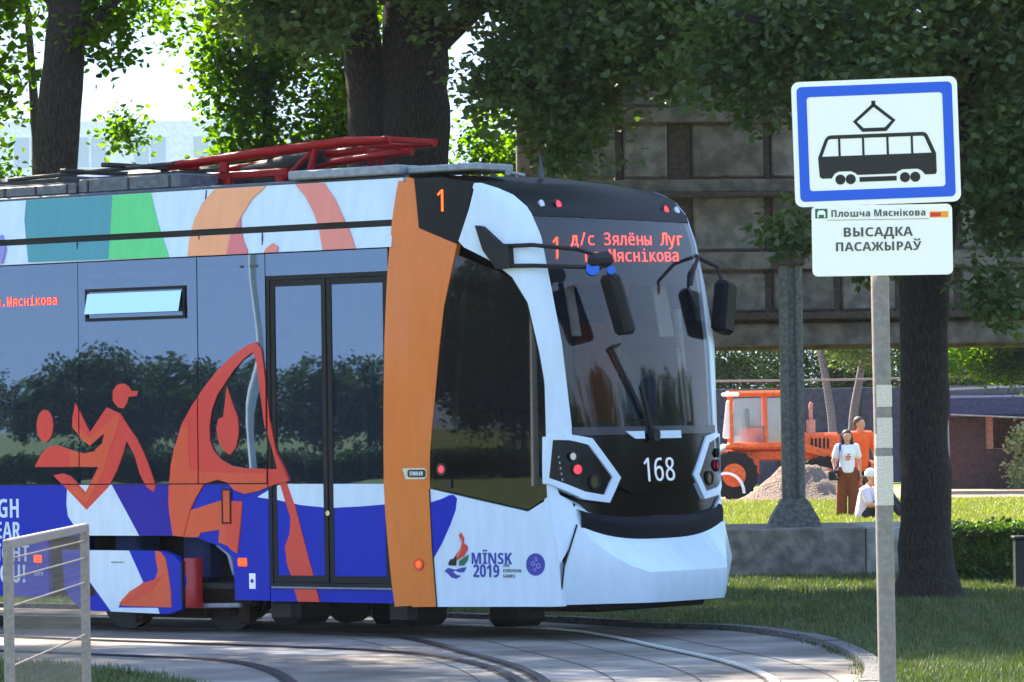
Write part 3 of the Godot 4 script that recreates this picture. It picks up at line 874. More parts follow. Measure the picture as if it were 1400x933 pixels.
	for pr in [[cl[0], cl[-1]], [cl[-1], cl[-2]]]:
		bar(sm, taper.call(pr[0], 0.008), taper.call(pr[1], 0.008), 0.012, 0.006, 0.0)
	var gap := [Vector3(1.515, 0.925, 1.015), Vector3(1.505, 0.76, 1.09), Vector3(1.492, 0.60, 1.162), Vector3(1.435, 0.295, 1.150)]
	for g2 in 3:
		bar(sm, gap[g2], gap[g2 + 1], 0.012, 0.008, 0.0)
	obj("panel_gap", sm, M.rubber, lower)
	var knob := begin()
	bbox(knob, Vector3(0.392, 1.257, 1.235), Vector3(0.05, 0.07, 0.02), 0.006)
	obj("cab_lock", knob, M.dark_metal, lower)

func headlamps(sg: float) -> void:
	var map := on_front(sg)
	var outer := shape("lamp_out")
	var inner := shape("lamp_in")
	var fr := begin()
	ring(fr, outer, inner, map, -0.03, 0.03)
	var frame := obj("headlamp_frame", fr, M.white, tram)
	film("headlamp_glass", inner, map, M.gloss_black, frame, 0.008, -0.03, 0.1)
	for l in [[0.989, 1.469, 0.03, M.lamp_off], [0.959, 1.364, 0.038, M.lamp_red], [0.79, 1.262, 0.045, M.lens_dark]]:
		var at := Vector3(front_x(l[0], l[1]) + 0.006, l[1], sg * l[0])
		var ax := Vector3(1, 0, sg * (0.5 if l[0] > 0.95 else 0.15)).normalized()
		var st := begin()
		disc(st, at, ax, l[2] * 1.35, 0.02, 18, l[2])
		var rim := obj("lamp_rim", st, M.rubber, frame)
		var b := begin()
		disc(b, at, ax, l[2], 0.012, 18)
		obj("tail_lamp" if l[3] == M.lamp_red else "headlamp", b, l[3], rim)
	for k in 6:
		var strip := begin()
		var y := 1.24 + k * 0.045
		var z := 1.075 + k * 0.004
		bbox(strip, Vector3(front_x(z, y) + 0.012, y, sg * z), Vector3(0.012, 0.02, 0.012), 0.003)
		obj("light_strip", strip, M.lamp_off, frame)

func front_end() -> void:
	var map := on_front(1.0)
	# windscreen from the cowl to the roof cap, curved in plan
	var ws := begin()
	ws.set_smooth_group(1)
	var cap := begin()
	cap.set_smooth_group(1)
	var ys := [1.69, 1.9, 2.1, 2.37, 2.6, 2.84, 3.04, 3.24, 3.40, 3.46, 3.53, 3.60, 3.64, 3.68, 3.705, 3.73, 3.75, 3.765, 3.775]
	for i in ys.size() - 1:
		var y0: float = ys[i]
		var y1: float = ys[i + 1]
		for k in 14:
			var f0 := -1.0 + 2.0 * k / 14.0
			var f1 := -1.0 + 2.0 * (k + 1) / 14.0
			var z00: float = cab(y0)[4] * f0
			var z01: float = cab(y0)[4] * f1
			var z10: float = cab(y1)[4] * f0
			var z11: float = cab(y1)[4] * f1
			var off := 0.0 if y1 <= 3.4 else 0.006
			var q := [Vector3(front_x(z00, y0) + off, y0, z00), Vector3(front_x(z01, y0) + off, y0, z01), Vector3(front_x(z11, y1) + off, y1, z11), Vector3(front_x(z10, y1) + off, y1, z10)]
			quad(ws if y1 <= 3.4 else cap, q[0], q[1], q[2], q[3], Vector3(1, 0.4, 0))
	obj("windscreen", ws, M.windscreen, tram)
	var top: Array = CAB[-1]
	for k in 14:
		var f0 := -1.0 + 2.0 * k / 14.0
		var f1 := -1.0 + 2.0 * (k + 1) / 14.0
		quad(cap, Vector3(front_x(top[4] * f0, 3.775), 3.775, top[4] * f0), Vector3(front_x(top[4] * f1, 3.775), 3.775, top[4] * f1), Vector3(-0.2, 3.78, top[4] * f1), Vector3(-0.2, 3.78, top[4] * f0), Vector3.UP)
	for sg in [1.0, -1.0]:
		# shoulder between the roof cap and the side
		for i in range(13, ys.size() - 1):
			var a := cab(ys[i])
			var b := cab(ys[i + 1])
			quad(cap, Vector3(a[3], ys[i], sg * a[4]), Vector3(b[3], ys[i + 1], sg * b[4]), Vector3(b[1] - 0.3, ys[i + 1], sg * b[2]), Vector3(a[1] - 0.3, ys[i], sg * a[2]), Vector3(0, 1, sg))
	cap.set_smooth_group(-1)
	var rc := obj("roof_cap", cap, M.satin_black, tram)
	for z in [0.704, -0.789]:
		var l := begin()
		disc(l, Vector3(front_x(z, 3.5), 3.5, z), Vector3(1, 0.25, 0).normalized(), 0.05, 0.02, 18, 0.036)
		var rim := obj("roof_lamp_rim", l, M.rubber, rc)
		var g := begin()
		disc(g, Vector3(front_x(z, 3.5), 3.5, z), Vector3(1, 0.25, 0).normalized(), 0.036, 0.016, 16)
		obj("tail_lamp", g, M.lamp_red, rim)
	for z in [0.895, -0.98]:
		var l := begin()
		disc(l, Vector3(front_x(z, 3.5) - 0.004, 3.5, z), Vector3(1, 0.3, 0).normalized(), 0.034, 0.02, 16)
		obj("roof_lamp", l, M.lamp_off, rc)
	# destination display behind the top of the windscreen
	var st := begin()
	prism(st, rect(-0.99, 2.86, 0.99, 3.4), map, -0.09, -0.05, 0.25)
	var disp := obj("destination_display", st, M.display_black, tram)
	lettering("display_lettering", "д/с Зялёны Луг", "Droid Sans Mono", true, 0.145, Vector3(front_x(0.0, 3.2) - 0.035, 3.235, -0.05), LED_BASIS, M.led_red, disp, HORIZONTAL_ALIGNMENT_CENTER, 0.004, 1.28)
	lettering("display_lettering", "пл.Мяснікова", "Droid Sans Mono", true, 0.145, Vector3(front_x(0.0, 3.1) - 0.035, 3.115, -0.74), LED_BASIS, M.led_red, disp, HORIZONTAL_ALIGNMENT_RIGHT, 0.004, 1.26)
	lettering("display_number", "1", "Droid Sans Mono", true, 0.26, Vector3(front_x(0.85, 3.15) - 0.035, 3.14, 0.86), FRONT_BASIS, M.led_orange, disp, HORIZONTAL_ALIGNMENT_CENTER, 0.004)
	# black cowl, mask and lower recess
	var body := begin()
	prism(body, rect(-1.0, 0.72, 1.0, 1.70), map, -0.1, -0.02, 0.2)
	var cowl := obj("front_cowl", body, M.gloss_black, tram)
	var lip := begin()
	prism(lip, rect(-0.98, 1.635, 0.98, 1.70), map, -0.02, 0.02, 0.2)
	obj("cowl_lip", lip, M.navy, cowl)
	var both := PackedVector2Array([Vector2(-0.96, 1.66), Vector2(-0.95, 1.52), Vector2(-0.60, 1.25), Vector2(-0.35, 1.16), Vector2(0, 1.13), Vector2(0.35, 1.16), Vector2(0.60, 1.25), Vector2(0.95, 1.52), Vector2(0.96, 1.66)])
	film("front_mask", both, map, M.gloss_black, cowl, 0.012, -0.02, 0.2)
	lettering("fleet_number", "168", "Droid Sans", false, 0.27, Vector3(front_x(0.0, 1.35) + 0.018, 1.345, 0.0), Basis(Vector3(0, 0, -1), Vector3(-0.08, 1, 0).normalized(), Vector3(1, 0.08, 0).normalized()), M.sign_white, cowl, HORIZONTAL_ALIGNMENT_CENTER, 0.004, 1.02)
	for r in [[0.16, 0.40, 0.03], [-0.36, -0.04, 0.0]]:
		var w := begin()
		prism(w, PackedVector2Array([Vector2(r[0], 1.592), Vector2(r[1] + r[2], 1.664), Vector2(r[0], 1.664) if r[2] > 0.0 else Vector2(r[0], 1.664)]) if false else PackedVector2Array([Vector2(r[0], 1.60), Vector2(r[1] - r[2] * 4.0, 1.60), Vector2(r[1], 1.662), Vector2(r[0], 1.662)]), map, 0.012, 0.03, 0.2)
		obj("washer_panel", w, M.white, cowl)
	for z in [-0.86, 0.86]:
		var tow := begin()
		disc(tow, Vector3(front_x(z, 0.99) - 0.02, 0.985, z), Vector3(1, 0, 0), 0.035, 0.02, 14)
		obj("towing_cap", tow, M.grey_metal, cowl)
	# dark blue impact bar above the bumper ledge
	var im := begin()
	var prev := []
	for k in 17:
		var z := lerpf(-0.98, 0.98, k / 16.0)
		var y := 0.80 + 0.12 * pow(absf(z), 2.5)
		var x := front_x(z, 0.9)
		var cur := [Vector3(x - 0.05, y + 0.19 - 0.05 * absf(z), z), Vector3(x + 0.0, y + 0.17 - 0.05 * absf(z), z), Vector3(x + 0.012, y + 0.08, z), Vector3(x + 0.012, y - 0.02, z)]
		if k:
			im.set_smooth_group(1)
			for j in 3:
				quad(im, prev[j], prev[j + 1], cur[j + 1], cur[j], Vector3(1, 0.5 - j * 0.3, 0))
		prev = cur
	im.set_smooth_group(-1)
	obj("impact_bar", im, M.navy_dull, tram)
	# wipers
	var pivot := Vector3(front_x(0.06, 1.66) + 0.03, 1.63, 0.06)
	var wp := begin()
	var tip := Vector3(front_x(0.33, 2.36) + 0.05, 2.36, 0.33)
	bar(wp, pivot, pivot.lerp(tip, 0.55) + Vector3(0.03, 0, 0), 0.03, 0.025, 0.006)
	bar(wp, pivot + Vector3(0, 0, -0.035), pivot.lerp(tip, 0.6) + Vector3(0.02, 0, -0.04), 0.016, 0.016, 0.003)
	disc(wp, pivot, Vector3(1, 0, 0), 0.05, 0.05)
	var wiper := obj("wiper", wp, M.rubber, tram)
	var bl := begin()
	bar(bl, Vector3(front_x(0.49, 2.33) + 0.025, 2.33, 0.47), Vector3(front_x(0.13, 1.80) + 0.025, 1.78, 0.13), 0.02, 0.03, 0.004)
	bar(bl, Vector3(front_x(0.36, 2.36) + 0.03, 2.37, 0.36), Vector3(front_x(0.49, 2.33) + 0.03, 2.33, 0.47), 0.02, 0.02, 0.004)
	obj("wiper_blade", bl, M.rubber, wiper)

func bumper() -> void:
	# swept round the nose: lower lip, upright face up to a crease, then the ledge under the black recess
	var st := begin()
	var plan := [[0.0, 1.92, 0.0], [0.35, 1.915, 0.25], [0.7, 1.895, 0.46], [0.82, 1.87, 0.545], [0.88, 1.84, 0.59], [0.95, 1.79, 0.65], [1.2, 1.66, 0.84], [1.45, 1.55, 1.03], [1.6, 1.49, 1.155]]
	for sg in [1.0, -1.0]:
		var prev := []
		for i in 33:
			var s := 1.6 * i / 32.0
			var x := 0.0
			var z := 0.0
			for k in plan.size() - 1:
				if s >= plan[k][0] - 1e-4 and s <= plan[k + 1][0] + 1e-4:
					var f: float = (s - plan[k][0]) / (plan[k + 1][0] - plan[k][0])
					x = lerpf(plan[k][1], plan[k + 1][1], f)
					z = lerpf(plan[k][2], plan[k + 1][2], f) * sg
			var g := clampf((s - 0.8) / 0.8, 0.0, 1.0)
			var crease := lerpf(0.535, 0.93, pow(g, 1.25))
			var mid := lerpf(0.42, 0.60, g)
			var top_z := z * lerpf(1.0, 0.83, g * g)
			var top_y := 0.785 + 0.145 * pow(absf(top_z) / 1.03, 3.0)
			var pull := lerpf(0.0, 0.05, g)
			var cur := [Vector3(x - 0.30 + g * 0.2, 0.32, z * 0.9), Vector3(x - 0.03 - 0.03 * g, 0.288, z * (1.0 - 0.012 * g)), Vector3(x, mid, z), Vector3(x + 0.02 * g * g, crease, z * lerpf(1.0, 0.875, g * g)), Vector3(front_x(top_z, 0.9) + 0.01, top_y + 0.004, top_z), Vector3(front_x(top_z, 0.9) - 0.06, top_y - 0.01, top_z * 0.98)]
			if i:
				var out: Vector3 = cur[2] - Vector3(1.2, 0.5, 0)
				for j in 5:
					st.set_smooth_group([7, 1, 1, 2, 3][j])
					quad(st, prev[j], prev[j + 1], cur[j + 1], cur[j], [Vector3.DOWN, out, out, Vector3(0.5, 1, 0), Vector3(-1, -0.2, 0)][j])
			prev = cur
	st.set_smooth_group(-1)
	obj("bumper", st, M.white, tram)
	var sk := begin()
	bbox(sk, Vector3(1.15, 0.25, 0), Vector3(0.7, 0.07, 1.5), 0.02)
	obj("bumper_skirt", sk, M.rubber, tram)

func roof_gear() -> void:
	var st := begin()
	bbox(st, Vector3((END - 0.1) / 2.0, 3.77, 0), Vector3(-0.1 - END, 0.05, 2.2), 0.01)
	obj("roof", st, M.roof_grey, tram)
	for b in [[-0.72, 0.95, 1.2, 0.075], [0.25, 0.85, 0.72, 0.06]]:
		var s := begin()
		bbox(s, Vector3(b[0], 3.795 + b[3] / 2.0, b[1]), Vector3(b[2], b[3], 0.5), 0.012)
		obj("roof_fairing", s, M.grey_metal, tram)
	for b in [[-5.9, 2.0, 0.14], [-4.36, 0.95, 0.10], [-3.25, 1.2, 0.13], [-7.6, 1.2, 0.15]]:
		var s := begin()
		bbox(s, Vector3(b[0], 3.795 + b[2] / 2.0, 0.82), Vector3(b[1], b[2], 0.5), 0.015)
		var box := obj("roof_box", s, M.roof_grey, tram)
		var l := begin()
		bbox(l, Vector3(b[0], 3.80 + b[2], 0.82), Vector3(b[1] * 0.96, 0.012, 0.46), 0.004)
		for k in 3:
			bbox(l, Vector3(b[0] + (k - 1) * b[1] * 0.4, 3.795 + b[2] / 2.0, 1.072), Vector3(0.025, b[2] * 0.8, 0.012), 0.003)
		obj("roof_box_lid", l, M.dark_metal, box)
	for b in [[-5.9, 1.9], [-3.4, 1.5]]:
		var s := begin()
		bbox(s, Vector3(b[0], 3.92, -0.3), Vector3(b[1], 0.25, 0.9), 0.03)
		obj("roof_box", s, M.dark_metal, tram)
	# folded red pantograph
	var base := begin()
	for z in [0.45, -0.45]:
		bar(base, Vector3(-3.3, 3.92, z), Vector3(-1.95, 3.92, z), 0.06, 0.07, 0.01)
		for x in [-3.2, -2.65, -2.05]:
			disc(base, Vector3(x, 3.79, z), Vector3.UP, 0.05, 0.11, 12)
	bar(base, Vector3(-3.0, 3.93, 0.45), Vector3(-3.0, 3.93, -0.45), 0.06, 0.06, 0.01)
	bar(base, Vector3(-2.1, 3.93, 0.45), Vector3(-2.1, 3.93, -0.45), 0.06, 0.06, 0.01)
	var pan := obj("pantograph_base", base, M.panto, tram)
	var up := begin()
	for z in [0.5, -0.5]:
		tube(up, [Vector3(-3.3, 4.03, z), Vector3(-2.3, 4.09, z), Vector3(-1.35, 4.15, z * 0.8), Vector3(-0.95, 4.15, z * 0.6)], [0.04, 0.045, 0.045, 0.034])
		tube(up, [Vector3(-2.8, 3.98, z * 0.6), Vector3(-1.9, 4.05, z * 0.6), Vector3(-1.2, 4.09, z * 0.6)], 0.036)
		bar(up, Vector3(-2.65, 3.94, z), Vector3(-2.65, 4.08, z), 0.05, 0.09, 0.01)
		bar(up, Vector3(-1.75, 3.83, z * 0.9), Vector3(-1.65, 4.1, z * 0.9), 0.05, 0.05, 0.01)
		bar(up, Vector3(-2.05, 3.83, z * 0.9), Vector3(-1.7, 4.08, z * 0.9), 0.035, 0.035, 0.008)
	for x in [-3.3, -2.3, -1.35, -0.98]:
		bar(up, Vector3(x, 4.03 + (x + 3.3) * 0.055, 0.36), Vector3(x, 4.03 + (x + 3.3) * 0.055, -0.36), 0.05, 0.05, 0.01)
	obj("pantograph_arm", up, M.panto, pan)
	var knee := begin()
	tube(knee, [Vector3(-2.6, 3.96, 0.3), Vector3(-2.05, 4.0, 0.3), Vector3(-1.65, 4.06, 0.3)], [0.05, 0.09, 0.06])
	obj("pantograph_damper", knee, M.dark_metal, pan)
	var shoe := begin()
	for z in [0.65, -0.65]:
		bar(shoe, Vector3(-5.1, 3.99, z), Vector3(-3.1, 4.04, z), 0.05, 0.035, 0.008)
	bar(shoe, Vector3(-4.2, 4.02, 0.9), Vector3(-4.2, 4.02, -0.9), 0.08, 0.04, 0.01)
	bar(shoe, Vector3(-3.7, 4.05, 0.9), Vector3(-3.7, 4.05, -0.9), 0.08, 0.04, 0.01)
	obj("collector_head", shoe, M.dark_metal, pan)
	# rail with clips on the roof cap and an aerial
	var rl := begin()
	bar(rl, Vector3(-0.1, 3.81, 0.72), Vector3(0.55, 3.80, 0.66), 0.07, 0.035, 0.01)
	bar(rl, Vector3(0.55, 3.80, 0.66), Vector3(0.72, 3.76, 0.60), 0.05, 0.03, 0.01)
	for k in 5:
		bbox(rl, Vector3(0.05 + k * 0.14, 3.785, 0.735 - k * 0.012), Vector3(0.02, 0.05, 0.06), 0.004)
	obj("roof_rail", rl, M.grey_metal, tram)
	var an := begin()
	tube(an, [Vector3(0.62, 3.76, 0.25), Vector3(0.62, 3.83, 0.25), Vector3(0.61, 3.95, 0.25)], [0.028, 0.014, 0.005])
	obj("aerial", an, M.navy, tram)

func running_gear() -> void:
	for sg in [1.0, -1.0]:
		# dark well behind the bogie cover
		var well := begin()
		bbox(well, Vector3(-3.0, 0.56, sg * 0.55), Vector3(2.3, 0.58, 0.1), 0.0)
		obj("bogie_well", well, M.rubber, tram)
		var frame := begin()
		bbox(frame, Vector3(-3.0, 0.30, sg * 0.92), Vector3(2.1, 0.16, 0.12), 0.03)
		for x in [-3.57, -2.37]:
			bbox(frame, Vector3(x, 0.3, sg * 0.93), Vector3(0.34, 0.24, 0.16), 0.04)
			bbox(frame, Vector3(x + 0.3, 0.22, sg * 0.93), Vector3(0.12, 0.3, 0.12), 0.02)
		bbox(frame, Vector3(-2.97, 0.16, sg * 0.86), Vector3(0.8, 0.1, 0.1), 0.02)
		var bogie := obj("bogie_frame", frame, M.rust, tram)
		for x in [-3.57, -2.37]:
			var w := begin()
			disc(w, Vector3(x, 0.3, sg * 0.72), Vector3(0, 0, sg), 0.3, 0.09, 28)
			disc(w, Vector3(x, 0.3, sg * 0.80), Vector3(0, 0, sg), 0.17, 0.05, 20)
			obj("wheel", w, M.dark_metal, bogie)
		if sg > 0.0:
			bogie_cover()
		else:
			var c := begin()
			bbox(c, Vector3(-3.1, 0.45, -1.24), Vector3(1.4, 0.5, 0.04), 0.02)
			obj("bogie_cover", c, M.blue, tram)
	for b in [[-1.62, 0.33, 0.2, 0.76], [-0.34, 0.3, 0.2, 0.76], [-1.57, 0.33, 0.14, -0.5], [-0.29, 0.3, 0.14, -0.5]]:
		var s := begin()
		bbox(s, Vector3(b[0], b[2], b[3]), Vector3(b[1], 0.24, 0.5), 0.06)
		obj("track_brake", s, M.dark_metal, tram)
	var under := begin()
	bbox(under, Vector3((END + 1.2) / 2.0, 0.33, 0), Vector3(1.2 - END, 0.06, 2.0), 0.0)
	obj("underfloor", under, M.rubber, tram)

func bogie_cover() -> void:
	# hangs on the bogie, so it stands a little askew to the body
	var map := func(p: Vector2, off: float) -> Vector3: return Vector3(p.x, p.y, 1.262 + 0.055 * (p.x + 3.9) + off)
	var plate := PackedVector2Array([Vector2(-3.915, 0.70), Vector2(-3.89, 0.36), Vector2(-3.78, 0.25), Vector2(-3.61, 0.18), Vector2(-2.60, 0.165), Vector2(-2.45, 0.21), Vector2(-2.40, 0.45), Vector2(-2.43, 0.58), Vector2(-2.52, 0.655), Vector2(-2.67, 0.70)])
	var c := begin()
	prism(c, plate, map, -0.06, 0.0, 0.0, true)
	var cover := obj("bogie_cover", c, M.blue, tram)
	var vi := PackedVector2Array([Vector2(-3.08, 0.703), Vector2(-2.67, 0.70), Vector2(-2.52, 0.655), Vector2(-2.43, 0.58), Vector2(-2.45, 0.3), Vector2(-2.6, 0.2), Vector2(-2.9, 0.4)])
	films("violet_film", vi, [plate], map, M.blue, cover, 0.002)
	films("white_film", PackedVector2Array([Vector2(-3.622, 0.71), Vector2(-3.08, 0.71), Vector2(-2.906, 0.432), Vector2(-3.173, 0.279), Vector2(-3.217, 0.21), Vector2(-2.733, 0.216), Vector2(-2.71, 0.165), Vector2(-3.295, 0.165), Vector2(-3.634, 0.494)]), [plate], map, M.white, cover, 0.004)
	films("red_film", PackedVector2Array([Vector2(-2.755, 0.71), Vector2(-2.683, 0.69), Vector2(-2.631, 0.638), Vector2(-2.602, 0.532), Vector2(-2.569, 0.355), Vector2(-2.567, 0.222), Vector2(-3.177, 0.226), Vector2(-3.201, 0.249), Vector2(-3.077, 0.349), Vector2(-2.9, 0.426), Vector2(-2.76, 0.459), Vector2(-2.722, 0.531), Vector2(-2.745, 0.62)]), [plate], map, M.vermilion, cover, 0.006)
	films("red_film", PackedVector2Array([Vector2(-3.177, 0.24), Vector2(-2.9, 0.426), Vector2(-2.76, 0.459), Vector2(-2.66, 0.50), Vector2(-2.80, 0.36), Vector2(-3.0, 0.28)]), [plate], map, M.red, cover, 0.008)
	var hole := begin()
	disc(hole, Vector3(-3.54, 0.38, 1.278), Vector3(0, 0, 1), 0.075, 0.006, 20)
	obj("cover_hole", hole, M.rubber, cover).scale = Vector3.ONE
	var slot := begin()
	bbox(slot, Vector3(-3.12, 0.60, 1.305), Vector3(0.34, 0.012, 0.006), 0.002)
	bbox(slot, Vector3(-2.62, 0.52, 1.332), Vector3(0.02, 0.05, 0.012), 0.003)
	obj("cover_latch", slot, M.grey_metal, cover)
	var e := begin()
	var prev := []
	for k in 7:
		var a := PI / 2.0 * k / 6.0
		var x := -2.42 + sin(a) * 0.085
		var z := 1.19 + cos(a) * 0.13
		var cur := [Vector3(x, 0.22, z), Vector3(x, 0.27, z + 0.01), Vector3(x, 0.58, z + 0.01), Vector3(x - 0.03, 0.64, z - 0.02)]
		if k:
			e.set_smooth_group(1)
			for j in 3:
				quad(e, prev[j], prev[j + 1], cur[j + 1], cur[j], Vector3(sin(a), 0, cos(a)))
		prev = cur
	e.set_smooth_group(-1)
	obj("cover_end", e, M.red_dark, cover)
	var g := begin()
	bar(g, Vector3(-2.425, 0.25, 1.345), Vector3(-2.425, 0.62, 1.345), 0.04, 0.02)
	obj("cover_seal", g, M.rubber, cover)
	var lo := begin()
	bar(lo, Vector3(-2.55, 0.225, 1.1), Vector3(-1.9, 0.245, 1.2), 0.05, 0.04, 0.01)
	tube(lo, [Vector3(-2.15, 0.75, 1.2), Vector3(-2.0, 0.68, 1.22), Vector3(-1.96, 0.5, 1.22)], [0.02, 0.03, 0.012])
	obj("cover_bracket", lo, M.grey_metal, cover)

func mirrors() -> void:
	# far mirror: housing hung from a bent arm at the top of the far pillar
	var arm := begin()
	tube(arm, [Vector3(1.24, 3.12, -1.06), Vector3(1.40, 3.10, -0.86), Vector3(1.52, 2.97, -0.62), Vector3(1.53, 2.86, -0.57)], 0.016, 8)
	tube(arm, [Vector3(1.24, 3.1, -1.1), Vector3(1.40, 3.02, -1.14), Vector3(1.46, 2.88, -1.12)], 0.018, 8)
	var far := obj("mirror_arm", arm, M.rubber, tram)
	var h := begin()
	bbox(h, Vector3(1.47, 2.68, -1.125), Vector3(0.13, 0.44, 0.27), 0.035, Basis(Vector3.UP, 0.25) * Basis(Vector3(0, 0, 1), -0.05) * Basis(Vector3.RIGHT, -0.14))
	obj("mirror_housing", h, M.navy_dull, far)
	var gl := begin()
	bbox(gl, Vector3(1.40, 2.68, -1.14), Vector3(0.01, 0.36, 0.2), 0.003, Basis(Vector3.UP, 0.25) * Basis(Vector3.RIGHT, -0.14))
	obj("mirror_glass", gl, M.chrome, far)
	# near mirror: side bracket, two rods across the white pillar and a narrow hanging housing
	var br := begin()
	prism(br, PackedVector2Array([Vector2(0.725, 3.335), Vector2(0.80, 3.13), Vector2(0.93, 2.975), Vector2(1.06, 2.985), Vector2(1.05, 3.175), Vector2(0.96, 3.18), Vector2(0.78, 3.325)]), on_taper(1.0), 0.0, 0.07)
	var near := obj("mirror_bracket", br, M.rubber, tram)
	var rods := begin()
	tube(rods, [Vector3(1.0, 3.16, 1.23), Vector3(1.25, 3.16, 1.20), Vector3(1.52, 3.12, 0.95), Vector3(1.62, 3.06, 0.78)], 0.017, 8)
	tube(rods, [Vector3(1.0, 3.0, 1.23), Vector3(1.25, 2.995, 1.20), Vector3(1.52, 2.98, 0.95), Vector3(1.62, 2.97, 0.78)], 0.017, 8)
	obj("mirror_arm", rods, M.rubber, near)
	var head := begin()
	bbox(head, Vector3(1.60, 3.035, 0.76), Vector3(0.10, 0.13, 0.30), 0.045, Basis(Vector3.RIGHT, 0.1))
	obj("mirror_joint", head, M.rubber, near)
	var blue := begin()
	disc(blue, Vector3(1.585, 2.955, 0.86), Vector3(0.7, 0.25, 0.65).normalized(), 0.055, 0.04, 18)
	disc(blue, Vector3(1.62, 2.945, 0.66), Vector3(0.7, 0.25, 0.65).normalized(), 0.036, 0.04, 18)
	obj("mirror_glass", blue, M.mirror_blue, near)
	var wedge := begin()
	bbox(wedge, Vector3(1.66, 2.68, 0.62), Vector3(0.26, 0.50, 0.10), 0.03, Basis(Vector3.UP, deg_to_rad(-38.0 + 8.0)) * Basis(Vector3.BACK, -0.0) * Basis(Vector3.RIGHT, 0.28))
	obj("mirror_housing", wedge, M.rubber, near)

func tram_interior() -> void:
	var st := begin()
	bbox(st, Vector3((END + 1.3) / 2.0, 0.40, 0), Vector3(1.3 - END, 0.05, 2.3), 0.0)
	obj("floor", st, M.interior_dark, tram)
	var ce := begin()
	bbox(ce, Vector3((END - 0.1) / 2.0, 3.22, 0), Vector3(-0.1 - END, 0.05, 2.3), 0.0)
	var ceiling := obj("ceiling", ce, M.interior, tram)
	var e := begin()
	bbox(e, Vector3(END, 2.0, 0), Vector3(0.04, 3.3, 2.4), 0.0)
	obj("end_wall", e, M.interior_dark, tram)
	for z in [0.5, -0.5]:
		var r := begin()
		tube(r, [Vector3(END + 0.2, 2.45, z), Vector3(-0.4, 2.45, z)], 0.018, 8)
		obj("ceiling_rail", r, M.yellow, ceiling)
	for x in [-6.0, -4.3, -2.95, -1.3, -0.5]:
		for z in [0.62, -0.5]:
			var p := begin()
			tube(p, [Vector3(x, 0.43, z), Vector3(x, 3.2, z)], 0.018, 8)
			obj("grab_pole", p, M.grey_metal, tram)
	for x in [-8.3, -7.5, -6.7, -5.2, -4.6, -3.4, -2.6]:
		for z in [0.85, -0.85]:
			var s := begin()
			bbox(s, Vector3(x, 0.9, z), Vector3(0.45, 0.08, 0.44), 0.03)
			bbox(s, Vector3(x - 0.22, 1.25, z), Vector3(0.07, 0.7, 0.42), 0.03)
			bbox(s, Vector3(x, 0.66, z), Vector3(0.3, 0.44, 0.3), 0.03)
			obj("passenger_seat", s, M.seat, tram)
	# cab: partition, desk, seat, hand pole and sun blind
	var w := begin()
	bbox(w, Vector3(-0.12, 1.15, 0), Vector3(0.04, 1.45, 2.3), 0.0)
	bbox(w, Vector3(-0.12, 3.0, 0), Vector3(0.04, 0.5, 2.3), 0.0)
	var part := obj("cab_partition", w, M.interior_dark, tram)
	var pg := begin()
	bbox(pg, Vector3(-0.12, 2.31, 0), Vector3(0.012, 0.86, 2.2), 0.0)
	obj("partition_glass", pg, M.clear, part)
	var d := begin()
	bbox(d, Vector3(1.18, 1.38, 0), Vector3(0.5, 0.5, 1.8), 0.08)
	bbox(d, Vector3(1.05, 1.68, 0.2), Vector3(0.2, 0.12, 0.5), 0.04)
	bbox(d, Vector3(1.1, 1.66, -0.5), Vector3(0.12, 0.2, 0.3), 0.03)
	obj("driver_desk", d, M.interior_dark, tram)
	var s := begin()
	bbox(s, Vector3(0.42, 1.0, 0.0), Vector3(0.5, 0.14, 0.5), 0.05)
	bbox(s, Vector3(0.16, 1.45, 0.0), Vector3(0.14, 0.85, 0.48), 0.06)
	bbox(s, Vector3(0.16, 2.0, 0.0), Vector3(0.1, 0.22, 0.3), 0.04)
	bbox(s, Vector3(0.42, 0.7, 0.0), Vector3(0.2, 0.6, 0.2), 0.02)
	obj("driver_seat", s, M.seat, tram)
	var hp := begin()
	tube(hp, [Vector3(0.36, 1.55, 1.12), Vector3(0.40, 2.1, 1.13), Vector3(0.50, 2.95, 1.12)], 0.022, 8)
	obj("cab_hand_pole", hp, M.lamp_off, tram)
	for b in [[1.26, 0.62, 0.1], [1.26, -0.62, 0.22]]:
		var sb := begin()
		bbox(sb, Vector3(b[0] - 0.06, 2.66, b[1]), Vector3(0.02, 0.46, 0.2 if b[1] < 0.0 else 0.12), 0.008, Basis(Vector3.BACK, 0.18))
		obj("sun_blind", sb, M.plaster, tram)
	var pillar := begin()
	bbox(pillar, Vector3(1.22, 2.2, -0.86), Vector3(0.06, 0.95, 0.05), 0.01, Basis(Vector3.BACK, 0.1))
	bbox(pillar, Vector3(1.27, 2.0, -0.78), Vector3(0.03, 0.7, 0.03), 0.01, Basis(Vector3.BACK, 0.1))
	obj("far_window_post", pillar, M.plaster, tram)
	var bx := begin()
	bbox(bx, Vector3(0.25, 2.75, -0.6), Vector3(0.5, 0.35, 0.4), 0.03)
	bbox(bx, Vector3(0.75, 1.95, -0.9), Vector3(0.3, 0.35, 0.1), 0.03)
	obj("cab_cabinet", bx, M.seat, tram)

# ==================================================================== ground, track and kerb
func tram_to_world(x: float, z: float) -> Vector2:
	var a := deg_to_rad(38.0)
	return Vector2(-0.073 + x * cos(a) - z * sin(a), -36.685 + x * sin(a) + z * cos(a))

func curve_points(pts: Array, step: float) -> PackedVector2Array:
	var c := Curve2D.new()
	for i in pts.size():
		var t: Vector2 = (pts[mini(i + 1, pts.size() - 1)] - pts[maxi(i - 1, 0)]) / 6.0
		c.add_point(pts[i], -t, t)
	c.bake_interval = step
	return c.tessellate_even_length(6, step)

